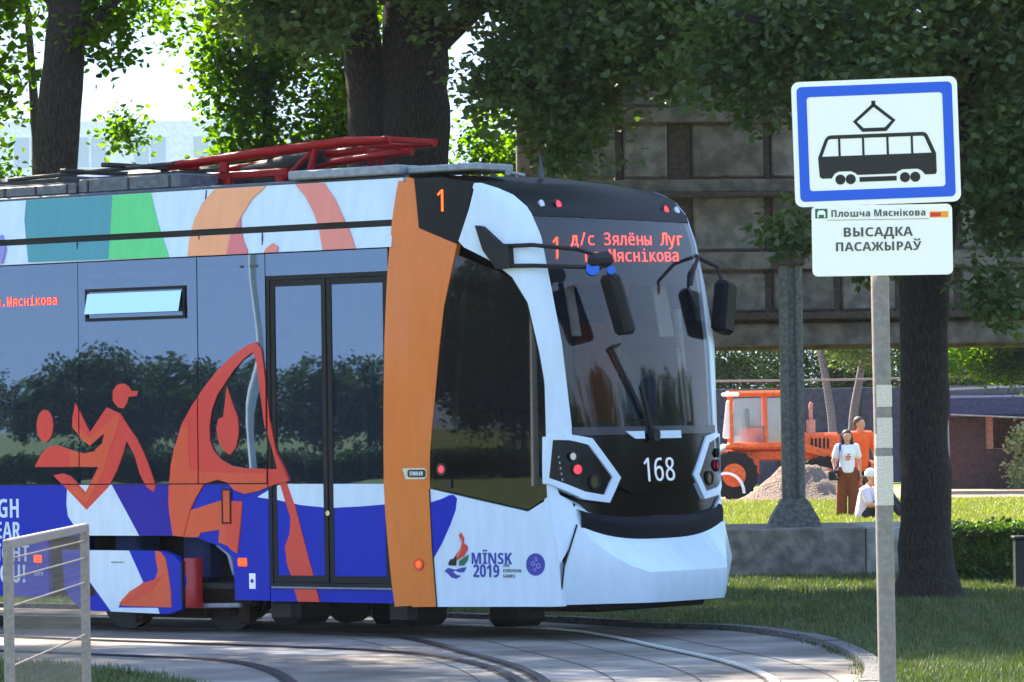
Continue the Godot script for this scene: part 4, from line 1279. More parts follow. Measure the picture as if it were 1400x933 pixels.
func ribbon(st: SurfaceTool, line: PackedVector2Array, off0: float, off1: float, y: float, h := 0.0) -> void:
	var prev := []
	for i in line.size():
		var d := (line[mini(i + 1, line.size() - 1)] - line[maxi(i - 1, 0)]).normalized()
		var nrm := Vector2(d.y, -d.x)
		var a := line[i] + nrm * off0
		var b := line[i] + nrm * off1
		var cur := [Vector3(a.x, y - h, a.y), Vector3(a.x, y, a.y), Vector3(b.x, y, b.y), Vector3(b.x, y - h, b.y)]
		if i:
			quad(st, prev[1], prev[2], cur[2], cur[1], Vector3.UP)
			if h > 0.0:
				quad(st, prev[0], prev[1], cur[1], cur[0], cur[1] - cur[2])
				quad(st, prev[2], prev[3], cur[3], cur[2], cur[2] - cur[1])
		prev = cur

var pavement_edge := PackedVector2Array()

func ground() -> void:
	var lw := begin()
	sheet(lw, PackedVector2Array([Vector2(-1500, 900), Vector2(1500, 900), Vector2(1500, -1500), Vector2(-1500, -1500)]), -0.03)
	struct("lawn", lw, M.lawn, "green lawn around the tram track")
	# paved track bed: kerb line on the far side, grass on the near side
	var kerb := [tram_to_world(-14, -2.1), tram_to_world(-8, -2.1), tram_to_world(-3, -1.95), tram_to_world(-1, -1.6), Vector2(1.01, -37.13), Vector2(1.75, -36.3), Vector2(2.16, -35.0), Vector2(2.38, -33.2), Vector2(2.44, -30.92), Vector2(2.30, -28.94), Vector2(1.9, -25.5), Vector2(1.2, -21.0), Vector2(0.3, -14.0)]
	var kl := curve_points(kerb, 0.25)
	var poly := PackedVector2Array(kl)
	for p in [Vector2(-1.1, -14.0), Vector2(-1.4, -22.0), Vector2(-1.75, -27.0), Vector2(-2.2, -29.9), Vector2(-3.0, -32.0), Vector2(-4.1, -33.6), Vector2(-8.0, -37.5), Vector2(-13.5, -41.0)]:
		poly.append(p)
	pavement_edge = poly
	var pv := begin()
	sheet(pv, poly, 0.0)
	struct("track_pavement", pv, M.asphalt, "grey worn pavement the tram rails run in")
	# kerb of separate stones
	var kb := Node3D.new()
	kb.name = "kerb"
	kb.set_meta("kind", "structure")
	kb.set_meta("label", "curved concrete kerb between the track pavement and the lawn")
	add_child(kb)
	var run := 0.0
	var from := 0
	for i in range(1, kl.size()):
		run += kl[i].distance_to(kl[i - 1])
		if run > 0.95 or i == kl.size() - 1:
			var part := kl.slice(from, i + 1)
			if part.size() > 1:
				var e := part.size() - 1
				part[e] = part[e].lerp(part[e - 1], 0.07)
				var st := begin()
				ribbon(st, part, -0.02, 0.11, 0.05 + rng.randf_range(-0.008, 0.008), 0.12)
				obj("stone", st, M.kerb, kb)
			from = i
			run = 0.0
	# rails
	var far_line := []
	for p in [[-14, -0.76], [-9, -0.76], [-5, -0.76], [-3, -0.76], [-1.5, -0.72], [0.09, -0.42], [1.4, 0.45], [2.67, 1.55], [4.49, 3.16], [6.05, 4.86], [7.1, 6.6], [7.8, 8.6], [8.2, 11.0], [8.4, 15.0]]:
		far_line.append(tram_to_world(p[0], p[1]))
	var fl := curve_points(far_line, 0.2)
	var second := []
	for p in [Vector2(-9.5, -42.6), Vector2(-6.5, -39.6), Vector2(-4.37, -37.14), Vector2(-3.4, -36.1), Vector2(-1.76, -34.56), Vector2(-1.0, -33.7), Vector2(-0.5, -32.6), Vector2(-0.15, -31.0), Vector2(0.05, -29.0), Vector2(0.1, -26.0), Vector2(-0.1, -20.0)]:
		second.append(p)
	var sl := curve_points(second, 0.2)
	var n := 0
	for r in [[fl, 0.0, "bright polished rail curving past the tram's nose along the kerb"], [fl, -1.524, "inner curved rail nearer the camera, parallel to the bright one"], [sl, 0.0, "dull rail of the second track in front of the tram"], [sl, -1.524, "nearest dull rail of the second track, by the grass edge"]]:
		var st := begin()
		ribbon(st, r[0], r[1] - 0.034, r[1] + 0.034, 0.014, 0.02)
		var rail := obj("tram_rail", st, M.rail if n == 0 else M.dark_rail, self)
		tag(rail, r[2], "rail", "tram rails")
		var gr := begin()
		ribbon(gr, r[0], r[1] - 0.066, r[1] - 0.036, 0.004)
		ribbon(gr, r[0], r[1] + 0.036, r[1] + 0.048, 0.004)
		obj("rail_groove", gr, M.rubber, rail)
		n += 1
	# joints of the slabs round the rails
	for o in [0.42, -0.48, -1.05, -1.95]:
		var jt := begin()
		ribbon(jt, fl, o - 0.008, o + 0.008, 0.003)
		obj("slab_joint", jt, M.joint, get_node("track_pavement"))
	for i in range(10, fl.size() - 1, 11):
		var jd := (fl[i + 1] - fl[i - 1]).normalized()
		var jn := Vector2(jd.y, -jd.x)
		for seg in [[-1.94, -1.62], [-1.42, -0.10], [0.09, 0.41]]:
			var jt := begin()
			var q := PackedVector2Array([fl[i] + jn * seg[0], fl[i] + jn * seg[1]])
			ribbon(jt, q, -0.009, 0.009, 0.003)
			obj("slab_joint", jt, M.joint, get_node("track_pavement"))
	var so := begin()
	var dirt := PackedVector2Array()
	for k in 40:
		var a := TAU * k / 40.0
		dirt.append(Vector2(9.0 + cos(a) * 15.0 + rng.randf_range(-0.5, 0.5), -101.0 + sin(a) * (10.5 + rng.randf_range(-0.8, 0.8))))
	sheet(so, dirt, -0.02)
	struct("bare_soil", so, M.soil, "pale trodden soil in front of the far fence")
	grass()

func blade_mesh(n: int, h: float, w: float, spread: float, seed_: int) -> ArrayMesh:
	var r := RandomNumberGenerator.new()
	r.seed = seed_
	var st := begin()
	for i in n:
		var a := r.randf() * TAU
		var base := Vector3(r.randf_range(-spread, spread), 0, r.randf_range(-spread, spread))
		var lean := Vector3(cos(a), 0, sin(a)) * h * r.randf_range(0.1, 0.6)
		var s := Vector3(-sin(a), 0, cos(a)) * w
		var hh := h * r.randf_range(0.5, 1.1)
		var mid := base + Vector3(0, hh * 0.55, 0) + lean * 0.35
		var tip := base + Vector3(0, hh, 0) + lean
		quad(st, base - s, base + s, mid + s * 0.8, mid - s * 0.8, Vector3(cos(a), 0.6, sin(a)))
		tri(st, mid - s * 0.8, mid + s * 0.8, tip, Vector3(cos(a), 0.6, sin(a)))
	st.generate_normals()
	return st.commit()

func scatter(called: String, mesh: Mesh, m: Material, places: Array, colours: Array, parent: Node) -> MultiMeshInstance3D:
	var mm := MultiMesh.new()
	mm.transform_format = MultiMesh.TRANSFORM_3D
	mm.use_colors = true
	mm.mesh = mesh
	mm.instance_count = places.size()
	for i in places.size():
		mm.set_instance_transform(i, places[i])
		mm.set_instance_color(i, colours[i])
	var o := MultiMeshInstance3D.new()
	o.multimesh = mm
	o.material_override = m
	o.name = numbered(called) if parent == self else called
	o.set_meta("kind", "stuff")
	parent.add_child(o, true)
	return o

func grass() -> void:
	var places := []
	var colours := []
	var near := blade_mesh(9, 0.06, 0.004, 0.07, 3)
	for i in 52000:
		var z := -rng.randf_range(26.0, 50.0)
		var x := rng.randf_range(-0.13, 0.13) * -z
		if i > 30000:
			z = -rng.randf_range(26.0, 40.0)
			x = rng.randf_range(0.045, 0.13) * -z if i % 3 else -rng.randf_range(0.035, 0.13) * -z
		if Geometry2D.is_point_in_polygon(Vector2(x, z), pavement_edge) or (z < -49.2 and x < 4.5):
			continue
		var s := rng.randf_range(0.7, 1.5)
		places.append(Transform3D(Basis(Vector3.UP, rng.randf() * TAU).scaled(Vector3(s, s * rng.randf_range(0.6, 1.2), s)), Vector3(x, -0.03, z)))
		var f := rng.randf()
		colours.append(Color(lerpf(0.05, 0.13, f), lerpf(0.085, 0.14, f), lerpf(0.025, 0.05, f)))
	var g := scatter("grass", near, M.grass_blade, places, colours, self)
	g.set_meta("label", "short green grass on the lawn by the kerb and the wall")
	g.set_meta("category", "grass")
	places = []
	colours = []
	var far := blade_mesh(12, 0.09, 0.008, 0.2, 4)
	for i in 24000:
		var z := -rng.randf_range(52.0, 92.0)
		var x := rng.randf_range(0.03, 0.13) * -z
		var s := rng.randf_range(0.7, 1.5)
		places.append(Transform3D(Basis(Vector3.UP, rng.randf() * TAU).scaled(Vector3(s, s, s)), Vector3(x, -0.03, z)))
		var f := rng.randf()
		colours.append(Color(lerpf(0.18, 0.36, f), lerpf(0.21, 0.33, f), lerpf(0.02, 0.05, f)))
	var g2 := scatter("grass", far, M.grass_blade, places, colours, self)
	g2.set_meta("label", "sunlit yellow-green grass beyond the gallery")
	g2.set_meta("category", "grass")

# ==================================================================== buildings and fences
func far_buildings() -> void:
	var t := thing("apartment_building", "pale apartment block far behind the leftmost tree trunk, rows of blue windows", "building", Vector3(-21.0, 0, -205.0), 0.12)
	var w := begin()
	bbox(w, Vector3(0, 8.0, -6), Vector3(34, 16.4, 11.0), 0.0)
	obj("wall", w, M.plaster_white, t)
	for fl in 5:
		var b := begin()
		bbox(b, Vector3(0, 1.2 + fl * 3.0, -0.3), Vector3(34.2, 0.5, 0.8), 0.05)
		obj("balcony_slab", b, M.plaster_white, t)
		for k in 12:
			var st := begin()
			bbox(st, Vector3(-15.4 + k * 2.8, 2.75 + fl * 3.0, -0.48), Vector3(1.7, 1.6, 0.1), 0.02)
			var fr := obj("window", st, M.plaster_white, t)
			var p := begin()
			for j in 2:
				bbox(p, Vector3(-15.8 + k * 2.8 + j * 0.8, 2.75 + fl * 3.0, -0.42), Vector3(0.68, 1.4, 0.04), 0.0)
			obj("pane", p, M.far_glass, fr)
	# fence behind the loader
	var f := thing("panel_fence", "dark purple-grey panel fence behind the orange loader", "fence", Vector3(10.5, 0, -119.0), 0.05)
	for k in 11:
		var st := begin()
		bbox(st, Vector3(-11.0 + k * 2.2, 1.28, 0), Vector3(2.15, 2.56 + rng.randf_range(-0.04, 0.04), 0.06), 0.02)
		obj("panel", st, M.fence_dark, f)
		var po := begin()
		bbox(po, Vector3(-12.1 + k * 2.2, 1.32, 0.03), Vector3(0.1, 2.7, 0.1), 0.02)
		obj("post", po, M.dark_metal, f)
	# kiosk at the right edge
	var h := thing("site_hut", "brown hut with a dark blue roof band and a pinkish doorway at the right edge", "hut", Vector3(12.4, 0, -108.0), -0.06)
	var wall := begin()
	bbox(wall, Vector3(-1.35, 0.85, 0), Vector3(1.02, 1.76, 2.4), 0.02)
	bbox(wall, Vector3(1.75, 0.85, 0), Vector3(2.9, 1.76, 2.4), 0.02)
	bbox(wall, Vector3(-0.27, 0.45, 0), Vector3(1.16, 0.95, 2.4), 0.02)
	obj("wall", wall, M.fence_brown, h)
	var back := begin()
	bbox(back, Vector3(-0.27, 1.33, -0.5), Vector3(1.14, 0.8, 0.1), 0.0)
	obj("inner_wall", back, M.pink_wall, h)
	var jam := begin()
	bbox(jam, Vector3(-0.74, 1.33, 0.2), Vector3(0.2, 0.8, 1.8), 0.01)
	obj("door_jamb", jam, M.pink_wall, h)
	var rf := begin()
	bbox(rf, Vector3(0.6, 1.99, 0.25), Vector3(5.0, 0.52, 3.2), 0.06)
	var roof := obj("roof_band", rf, M.hut_blue, h)
	var rt := begin()
	bbox(rt, Vector3(0.6, 2.38, -0.1), Vector3(5.2, 0.26, 3.4), 0.06, Basis(Vector3.BACK, 0.03))
	obj("roof", rt, M.roof_grey, roof)
	var lip := begin()
	bbox(lip, Vector3(-0.7, 1.735, 1.85), Vector3(2.0, 0.04, 0.12), 0.01, Basis(Vector3.BACK, -0.06))
	obj("gutter", lip, M.plaster, roof)
	var bp := thing("lamp_post", "thin pale metal post just right of the big dark tree trunk", "post", Vector3(9.1, 0, -92.0))
	var bs := begin()
	tube(bs, [Vector3(0, 0, 0), Vector3(-0.02, 2.0, 0), Vector3(-0.05, 5.5, 0)], [0.06, 0.05, 0.035], 10)
	obj("pole", bs, M.galvanised, bp)
	var cb := begin()
	var path := []
	for k in 25:
		var f2 := k / 24.0
		path.append(Vector3(lerpf(-6.0, 24.0, f2), 2.62 + 2.2 * (f2 - 0.42) * (f2 - 0.42), -99.0 - f2 * 3.0))
	tube(cb, path, 0.03, 6)
	tag(obj("overhead_cable", cb, M.galvanised, self), "pale cable strung across behind the gallery, above the loader", "cable")

func gallery() -> void:
	# low plinth in front, of cast blocks
	var p := thing("plinth", "low grey concrete plinth with a sunlit top, behind the tram's nose", "wall", Vector3(0, 0, -49.3))
	var x := -7.0
	for w in [2.4, 2.4, 2.4, 3.74, 1.3]:
		var st := begin()
		bbox(st, Vector3(x + w / 2.0, 0.24, -1.3), Vector3(w - 0.012, 0.54, 2.6), 0.015)
		obj("block", st, M.plaster if w < 2.0 else M.concrete, p)
		x += w
	var t := thing("elevated_gallery", "dark elevated gallery of grey panels on a steel girder, behind tram and sign", "gallery", Vector3(3.4, 0, -51.4), 0.12)
	var k := 51.4 / 6000.0
	var posts := [757.0, 851.0, 934.0, 1055.0, 1150.0, 1236.0, 1318.0, 1410.0, 1500.0, 1590.0, 1680.0]
	var rows := [[3.01, 3.46], [3.73, 4.37], [4.58, 5.20], [5.42, 6.05]]
	for i in posts.size() - 1:
		for r in rows:
			var a: float = (posts[i] - 1100.0) * k + (0.15 if posts[i] == 934.0 else 0.05)
			var b: float = (posts[i + 1] - 1100.0) * k - (0.15 if posts[i + 1] == 934.0 else 0.05)
			var st := begin()
			bbox(st, Vector3((a + b) / 2.0, (r[0] + r[1]) / 2.0, rng.randf_range(-0.015, 0.015)), Vector3(b - a, r[1] - r[0], 0.1), 0.02)
			obj("panel", st, M.concrete if (i + int(r[0])) % 2 else M.concrete2, t)
	for u in posts:
		var st := begin()
		bbox(st, Vector3((u - 1100.0) * k, 4.5, -0.06), Vector3(0.28 if u == 934.0 else 0.1, 3.2, 0.14), 0.01)
		obj("post", st, M.brown_steel, t)
	var x0 := (757.0 - 1100.0) * k
	var x1 := (1680.0 - 1100.0) * k
	for b in [[2.60, 2.86, 0.08, 0], [2.90, 2.985, 0.26, 1], [3.49, 3.70, 0.06, 0], [4.40, 4.55, 0.06, 0], [4.335, 4.395, 0.2, 1], [5.22, 5.40, 0.06, 0], [6.07, 6.25, 0.1, 0]]:
		var st := begin()
		bbox(st, Vector3((x0 + x1) / 2.0, (b[0] + b[1]) / 2.0, b[2] / 2.0), Vector3(x1 - x0, b[1] - b[0], 0.16 + b[2]), 0.012)
		obj("ledge" if b[3] else "girder", st, M.brown_steel if b[3] else M.concrete2, t)
	var slab := begin()
	bbox(slab, Vector3((x0 + x1) / 2.0, 2.92, -1.75), Vector3(x1 - x0, 0.14, 3.2), 0.02)
	obj("deck", slab, M.concrete2, t)
	var top := begin()
	bbox(top, Vector3((x0 + x1) / 2.0, 6.2, -1.75), Vector3(x1 - x0, 0.14, 3.2), 0.02)
	obj("roof", top, M.concrete2, t)
	var rear := begin()
	bbox(rear, Vector3((x0 + x1) / 2.0, 4.5, -3.3), Vector3(x1 - x0, 3.4, 0.12), 0.02)
	bbox(rear, Vector3((x0 + x1) / 2.0, 2.75, -3.3), Vector3(x1 - x0, 0.3, 0.2), 0.02)
	obj("rear_wall", rear, M.concrete2, t)
	var c := thing("support_column", "grey steel column with a flared foot standing on the plinth, holding the gallery", "column", Vector3(3.19, 0.51, -50.1))
	var st := begin()
	for s in [-1.0, 1.0]:
		bbox(st, Vector3(s * 0.085, 1.5, 0), Vector3(0.09, 3.0, 0.22), 0.02)
	bbox(st, Vector3(0, 1.5, 0), Vector3(0.1, 3.0, 0.12), 0.005)
	obj("shaft", st, M.column_grey, c)
	var ft := begin()
	prism(ft, PackedVector2Array([Vector2(-0.30, 0.0), Vector2(0.30, 0.0), Vector2(0.27, 0.1), Vector2(0.14, 0.32), Vector2(-0.14, 0.32), Vector2(-0.27, 0.1)]), func(q: Vector2, off: float) -> Vector3: return Vector3(q.x, q.y, off), -0.22, 0.22, 0.0, true)
	obj("foot", ft, M.column_grey, c)
	var hd := begin()
	bbox(hd, Vector3(0, 3.03, -0.3), Vector3(0.34, 0.1, 0.9), 0.02)
	obj("head_bracket", hd, M.brown_steel, c)

# ==================================================================== stop sign and fence
func plate_map(z: float) -> Callable:
	return func(p: Vector2, off: float) -> Vector3: return Vector3(p.x, p.y, z + off)

func stop_sign() -> void:
	var t := thing("tram_stop_sign", "blue and white tram stop sign with a white text plate on a grey pole", "sign", Vector3(1.352, 0, -16.0))
	var st := begin()
	tube(st, [Vector3(0, -0.05, -0.04), Vector3(0, 1.2, -0.04), Vector3(-0.005, 2.9, -0.04)], 0.033, 16)
	var pole := obj("pole", st, M.galvanised, t)
	for r in [[1.63, 1.74, 0.0], [1.42, 1.60, 0.5], [1.78, 1.86, 0.3]]:
		var s := begin()
		tube(s, [Vector3(0, r[0], -0.04), Vector3(0, r[1], -0.04)], 0.0342, 16, false)
		obj("paper_remnant", s, M.paper, pole)
	for y in [2.39, 2.62, 2.86]:
		var s := begin()
		disc(s, Vector3(0, y, -0.04), Vector3.UP, 0.038, 0.03, 16)
		bbox(s, Vector3(0, y + 0.015, -0.012), Vector3(0.1, 0.03, 0.02), 0.004)
		obj("bracket", s, M.galvanised, pole)
	var plate := begin()
	var map := plate_map(0.0)
	prism(plate, rrect(-0.302, -0.229, 0.302, 0.229, 0.028), map, -0.004, 0.0, 0.0, true)
	var up := obj("sign_plate", plate, M.sign_white, t)
	up.transform = Transform3D(Basis(Vector3.UP, -0.06) * Basis(Vector3.BACK, 0.02), Vector3(-0.012, 2.748, 0.0))
	var blue := begin()
	ring(blue, rrect(-0.283, -0.210, 0.283, 0.210, 0.018), rrect(-0.247, -0.172, 0.247, 0.172, 0.012), map, 0.0, 0.0012)
	obj("blue_border", blue, M.sign_blue, up)
	# pictogram: tram with pantograph, windows left open
	var q := func(x: float, y: float) -> Vector2: return Vector2((x - 465.0) * 0.000915, -(y - 332.0) * 0.000915)
	var b := begin()
	var body := PackedVector2Array()
	for k in [[232, 388], [262, 315], [272, 304], [284, 300], [652, 300], [664, 304], [672, 314], [702, 386], [702, 462], [696, 470], [655, 470], [642, 454], [626, 446], [566, 446], [548, 454], [540, 462], [386, 462], [378, 454], [362, 446], [312, 446], [296, 454], [284, 472], [246, 472], [236, 464]]:
		body.append(q.call(k[0], k[1]))
	var parts := [body]
	for w in [[[249, 384], [274, 320], [282, 315], [314, 315], [314, 384]], [[323, 315], [409, 315], [409, 384], [323, 384]], [[418, 315], [506, 315], [506, 384], [418, 384]], [[515, 315], [603, 315], [603, 384], [515, 384]], [[612, 315], [650, 315], [658, 320], [684, 384], [612, 384]]]:
		# each opening is cut out as a bar above, a bar beside and the body below, so outlines stay simple
		var hole := PackedVector2Array()
		for k in w:
			hole.append(q.call(k[0], k[1]))
		var next := []
		var left: float = hole[0].x
		var lo := Vector2(1e9, 1e9)
		var hi := Vector2(-1e9, -1e9)
		for v in hole:
			lo = lo.min(v)
			hi = hi.max(v)
		for pc in parts:
			for reg in [rect(-1, -1, lo.x, 1), rect(hi.x, -1, 1, 1), rect(lo.x, -1, hi.x, lo.y), rect(lo.x, hi.y, hi.x, 1)]:
				next.append_array(cut(pc, reg))
			for cell in cut(pc, rect(lo.x, lo.y, hi.x, hi.y)):
				next.append_array(Geometry2D.clip_polygons(cell, hole))
		parts = next
	for pc in parts:
		if pc.size() > 2:
			prism(b, pc, map, 0.0, 0.0012)
	for w in [[318, 478], [359, 478], [575, 478], [616, 478]]:
		var c: Vector2 = q.call(w[0], w[1])
		disc(b, Vector3(c.x, c.y, 0), Vector3(0, 0, 1), 0.0185, 0.0012, 20)
	prism(b, PackedVector2Array([q.call(394, 490), q.call(542, 490), q.call(542, 471), q.call(394, 471)]), map, 0.0, 0.0012)
	prism(b, PackedVector2Array([q.call(452, 192), q.call(468, 192), q.call(468, 168), q.call(452, 168)]), map, 0.0, 0.0012)
	var outer := PackedVector2Array([q.call(460, 176), q.call(546, 248), q.call(508, 291), q.call(412, 291), q.call(376, 248)])
	var inner := PackedVector2Array([q.call(460, 193), q.call(529, 250), q.call(502, 276), q.call(418, 276), q.call(392, 250)])
	ring(b, outer, inner, map, 0.0, 0.0012)
	obj("tram_pictogram", b, M.sign_black, up)
	# lower plate
	var lp := begin()
	prism(lp, rrect(-0.256, -0.129, 0.256, 0.129, 0.02), map, -0.004, 0.0, 0.0, true)
	var low := obj("text_plate", lp, M.sign_white, t)
	low.transform = Transform3D(Basis(Vector3.UP, -0.03), Vector3(0.005, 2.388, 0.0))
	var B := Basis.IDENTITY
	lettering("stop_lettering", "Плошча Мяснікова", "Droid Sans", true, 0.0345, Vector3(-0.187, 0.099, 0.001), B, M.text_grey, low, HORIZONTAL_ALIGNMENT_LEFT, 0.001, 1.05)
	lettering("stop_lettering", "ВЫСАДКА", "Droid Sans", true, 0.046, Vector3(-0.016, 0.030, 0.001), B, M.text_grey, low, HORIZONTAL_ALIGNMENT_CENTER, 0.001, 1.16)
	lettering("stop_lettering", "ПАСАЖЫРАЎ", "Droid Sans", true, 0.044, Vector3(-0.016, -0.023, 0.001), B, M.text_grey, low, HORIZONTAL_ALIGNMENT_CENTER, 0.001, 1.14)
	var ic := begin()
	prism(ic, rect(-0.243, 0.083, -0.198, 0.118), map, 0.0, 0.001)
	var icon := obj("stop_icon", ic, M.sign_green, low)
	var im := begin()
	prism(im, PackedVector2Array([Vector2(-0.235, 0.086), Vector2(-0.230, 0.086), Vector2(-0.230, 0.096), Vector2(-0.211, 0.096), Vector2(-0.211, 0.086), Vector2(-0.206, 0.086), Vector2(-0.206, 0.104), Vector2(-0.211, 0.112), Vector2(-0.230, 0.112), Vector2(-0.235, 0.104)]), map, 0.001, 0.002)
	obj("icon_mark", im, M.sign_white, icon)
	var am := begin()
	prism(am, rect(0.174, 0.080, 0.242, 0.102), map, 0.0, 0.001)
	var lab := obj("amber_label", am, M.sign_amber, low)
	lettering("label_lettering", "1", "Droid Sans", true, 0.018, Vector3(0.187, 0.091, 0.0015), B, M.sign_redtext, lab, HORIZONTAL_ALIGNMENT_CENTER, 0.001)
	var bars := begin()
	prism(bars, rect(0.176, 0.083, 0.215, 0.0975), map, 0.001, 0.0016)
	obj("label_red_field", bars, M.sign_redtext, lab)
	var ln := begin()
	prism(ln, rect(-0.20, 0.075, 0.17, 0.0765), map, 0.0, 0.001)
	obj("rule", ln, M.text_grey, low)

func fence() -> void:
	var t := thing("mesh_fence", "short grey metal fence with wire mesh at the left edge in front of the tram", "fence", Vector3(-2.53, 0, -21.9))
	var d := Vector3(0.05, 0, -3.4)
	for k in [0.0, 1.0]:
		var st := begin()
		bbox(st, d * k + Vector3(0, 0.6 - 0.03, 0), Vector3(0.05, 1.26, 0.05), 0.008)
		obj("post", st, M.galvanised, t)
	var top := begin()
	bar(top, Vector3(0, 1.175, 0) + d * 0.008, Vector3(0, 1.175, 0) + d * 0.992, 0.035, 0.05, 0.006)
	bar(top, Vector3(0, 0.12, 0) + d * 0.008, Vector3(0, 0.12, 0) + d * 0.992, 0.03, 0.04, 0.006)
	obj("rail", top, M.galvanised, t)
	for y in [1.10, 1.0, 0.86, 0.56, 0.27]:
		var w := begin()
		bar(w, Vector3(0, y, 0), Vector3(0, y, 0) + d, 0.008, 0.008, 0.0)
		obj("wire", w, M.galvanised, t)
	var mesh := begin()
	for k in 90:
		var f := (k + 0.5) / 90.0
		bar(mesh, d * f + Vector3(0.008, 0.12, 0), d * f + Vector3(0.008, 1.15, 0), 0.003, 0.0016, 0.0)
	obj("wire_mesh", mesh, M.galvanised, t).set_meta("kind", "stuff")

# ==================================================================== trees
func leaf_spray(n: int, length: float, leaf: float, seed_: int) -> ArrayMesh:
	# a twig end with n folded leaves
	var r := RandomNumberGenerator.new()
	r.seed = seed_
	var st := begin()
	for i in n:
		var c := Vector3(r.randfn(0, 0.42), r.randfn(0, 0.3), r.randfn(0, 0.42)) * length
		var d := Vector3(r.randf_range(-1, 1), r.randf_range(-0.9, 0.2), r.randf_range(-1, 1)).normalized()
		var s := d.cross(Vector3(r.randf_range(-0.6, 0.6), 1, r.randf_range(-0.6, 0.6))).normalized()
		var u := s.cross(d)
		var l := leaf * r.randf_range(0.7, 1.25)
		var w := l * r.randf_range(0.36, 0.5)
		var a := c
		var b := c + d * l
		var m1 := c + d * l * 0.38 + s * w + u * w * 0.35
		var m2 := c + d * l * 0.38 - s * w + u * w * 0.35
		var m3 := c + d * l * 0.75 + s * w * 0.6 + u * w * 0.15
		var m4 := c + d * l * 0.75 - s * w * 0.6 + u * w * 0.15
		tri(st, a, m1, m3, u)
		tri(st, a, m3, b, u)
		tri(st, a, m2, m4, u)
		tri(st, a, m4, b, u)
	st.generate_normals()
	return st.commit()

func crown(parent: Node3D, blobs: Array, mesh: Mesh, lo: Color, hi: Color, seed_: int, called := "crown", lit := false) -> void:
	# blobs: [centre, radii, clumps, sprays in each clump, clump radius] in the tree's own axes
	var r := RandomNumberGenerator.new()
	r.seed = seed_
	var places := []
	var colours := []
	for b in blobs:
		for k in b[2]:
			var v := Vector3(r.randfn(), r.randfn(), r.randfn()).normalized() * pow(r.randf(), 0.45)
			var c: Vector3 = b[0] + v * b[1]
			var f := r.randf()
			for j in b[3]:
				var p: Vector3 = c + Vector3(r.randfn(), r.randfn() * 0.75, r.randfn()) * b[4]
				var s := r.randf_range(0.75, 1.3)
				places.append(Transform3D(Basis.from_euler(Vector3(r.randf_range(-0.7, 0.7), r.randf() * TAU, r.randf_range(-0.7, 0.7))).scaled(Vector3.ONE * s), p))
				colours.append(lo.lerp(hi, clampf(f * 0.65 + r.randf() * 0.35, 0, 1)))
	scatter(called, mesh, M.leaf_lit if lit else M.leaf, places, colours, parent)

func trunk(t: Node3D, path: Array, radii: Array, called := "trunk", m: Material = null) -> MeshInstance3D:
	# rough bark: the swept round gets ridges
	var st := begin()
	var fine := []
	var fr := []
	for i in path.size() - 1:
		var n := maxi(2, ceili(path[i].distance_to(path[i + 1]) / 0.25))
		for k in n:
			var f := float(k) / n
			fine.append(path[i].lerp(path[i + 1], f) + Vector3(rng.randfn(), 0, rng.randfn()) * radii[i] * 0.025)
			fr.append(lerpf(radii[i], radii[i + 1], f) * rng.randf_range(0.96, 1.05))
	fine.append(path[-1])
	fr.append(radii[-1])
	tube(st, fine, fr, 18)
	return obj(called, st, m if m else M.bark, t)

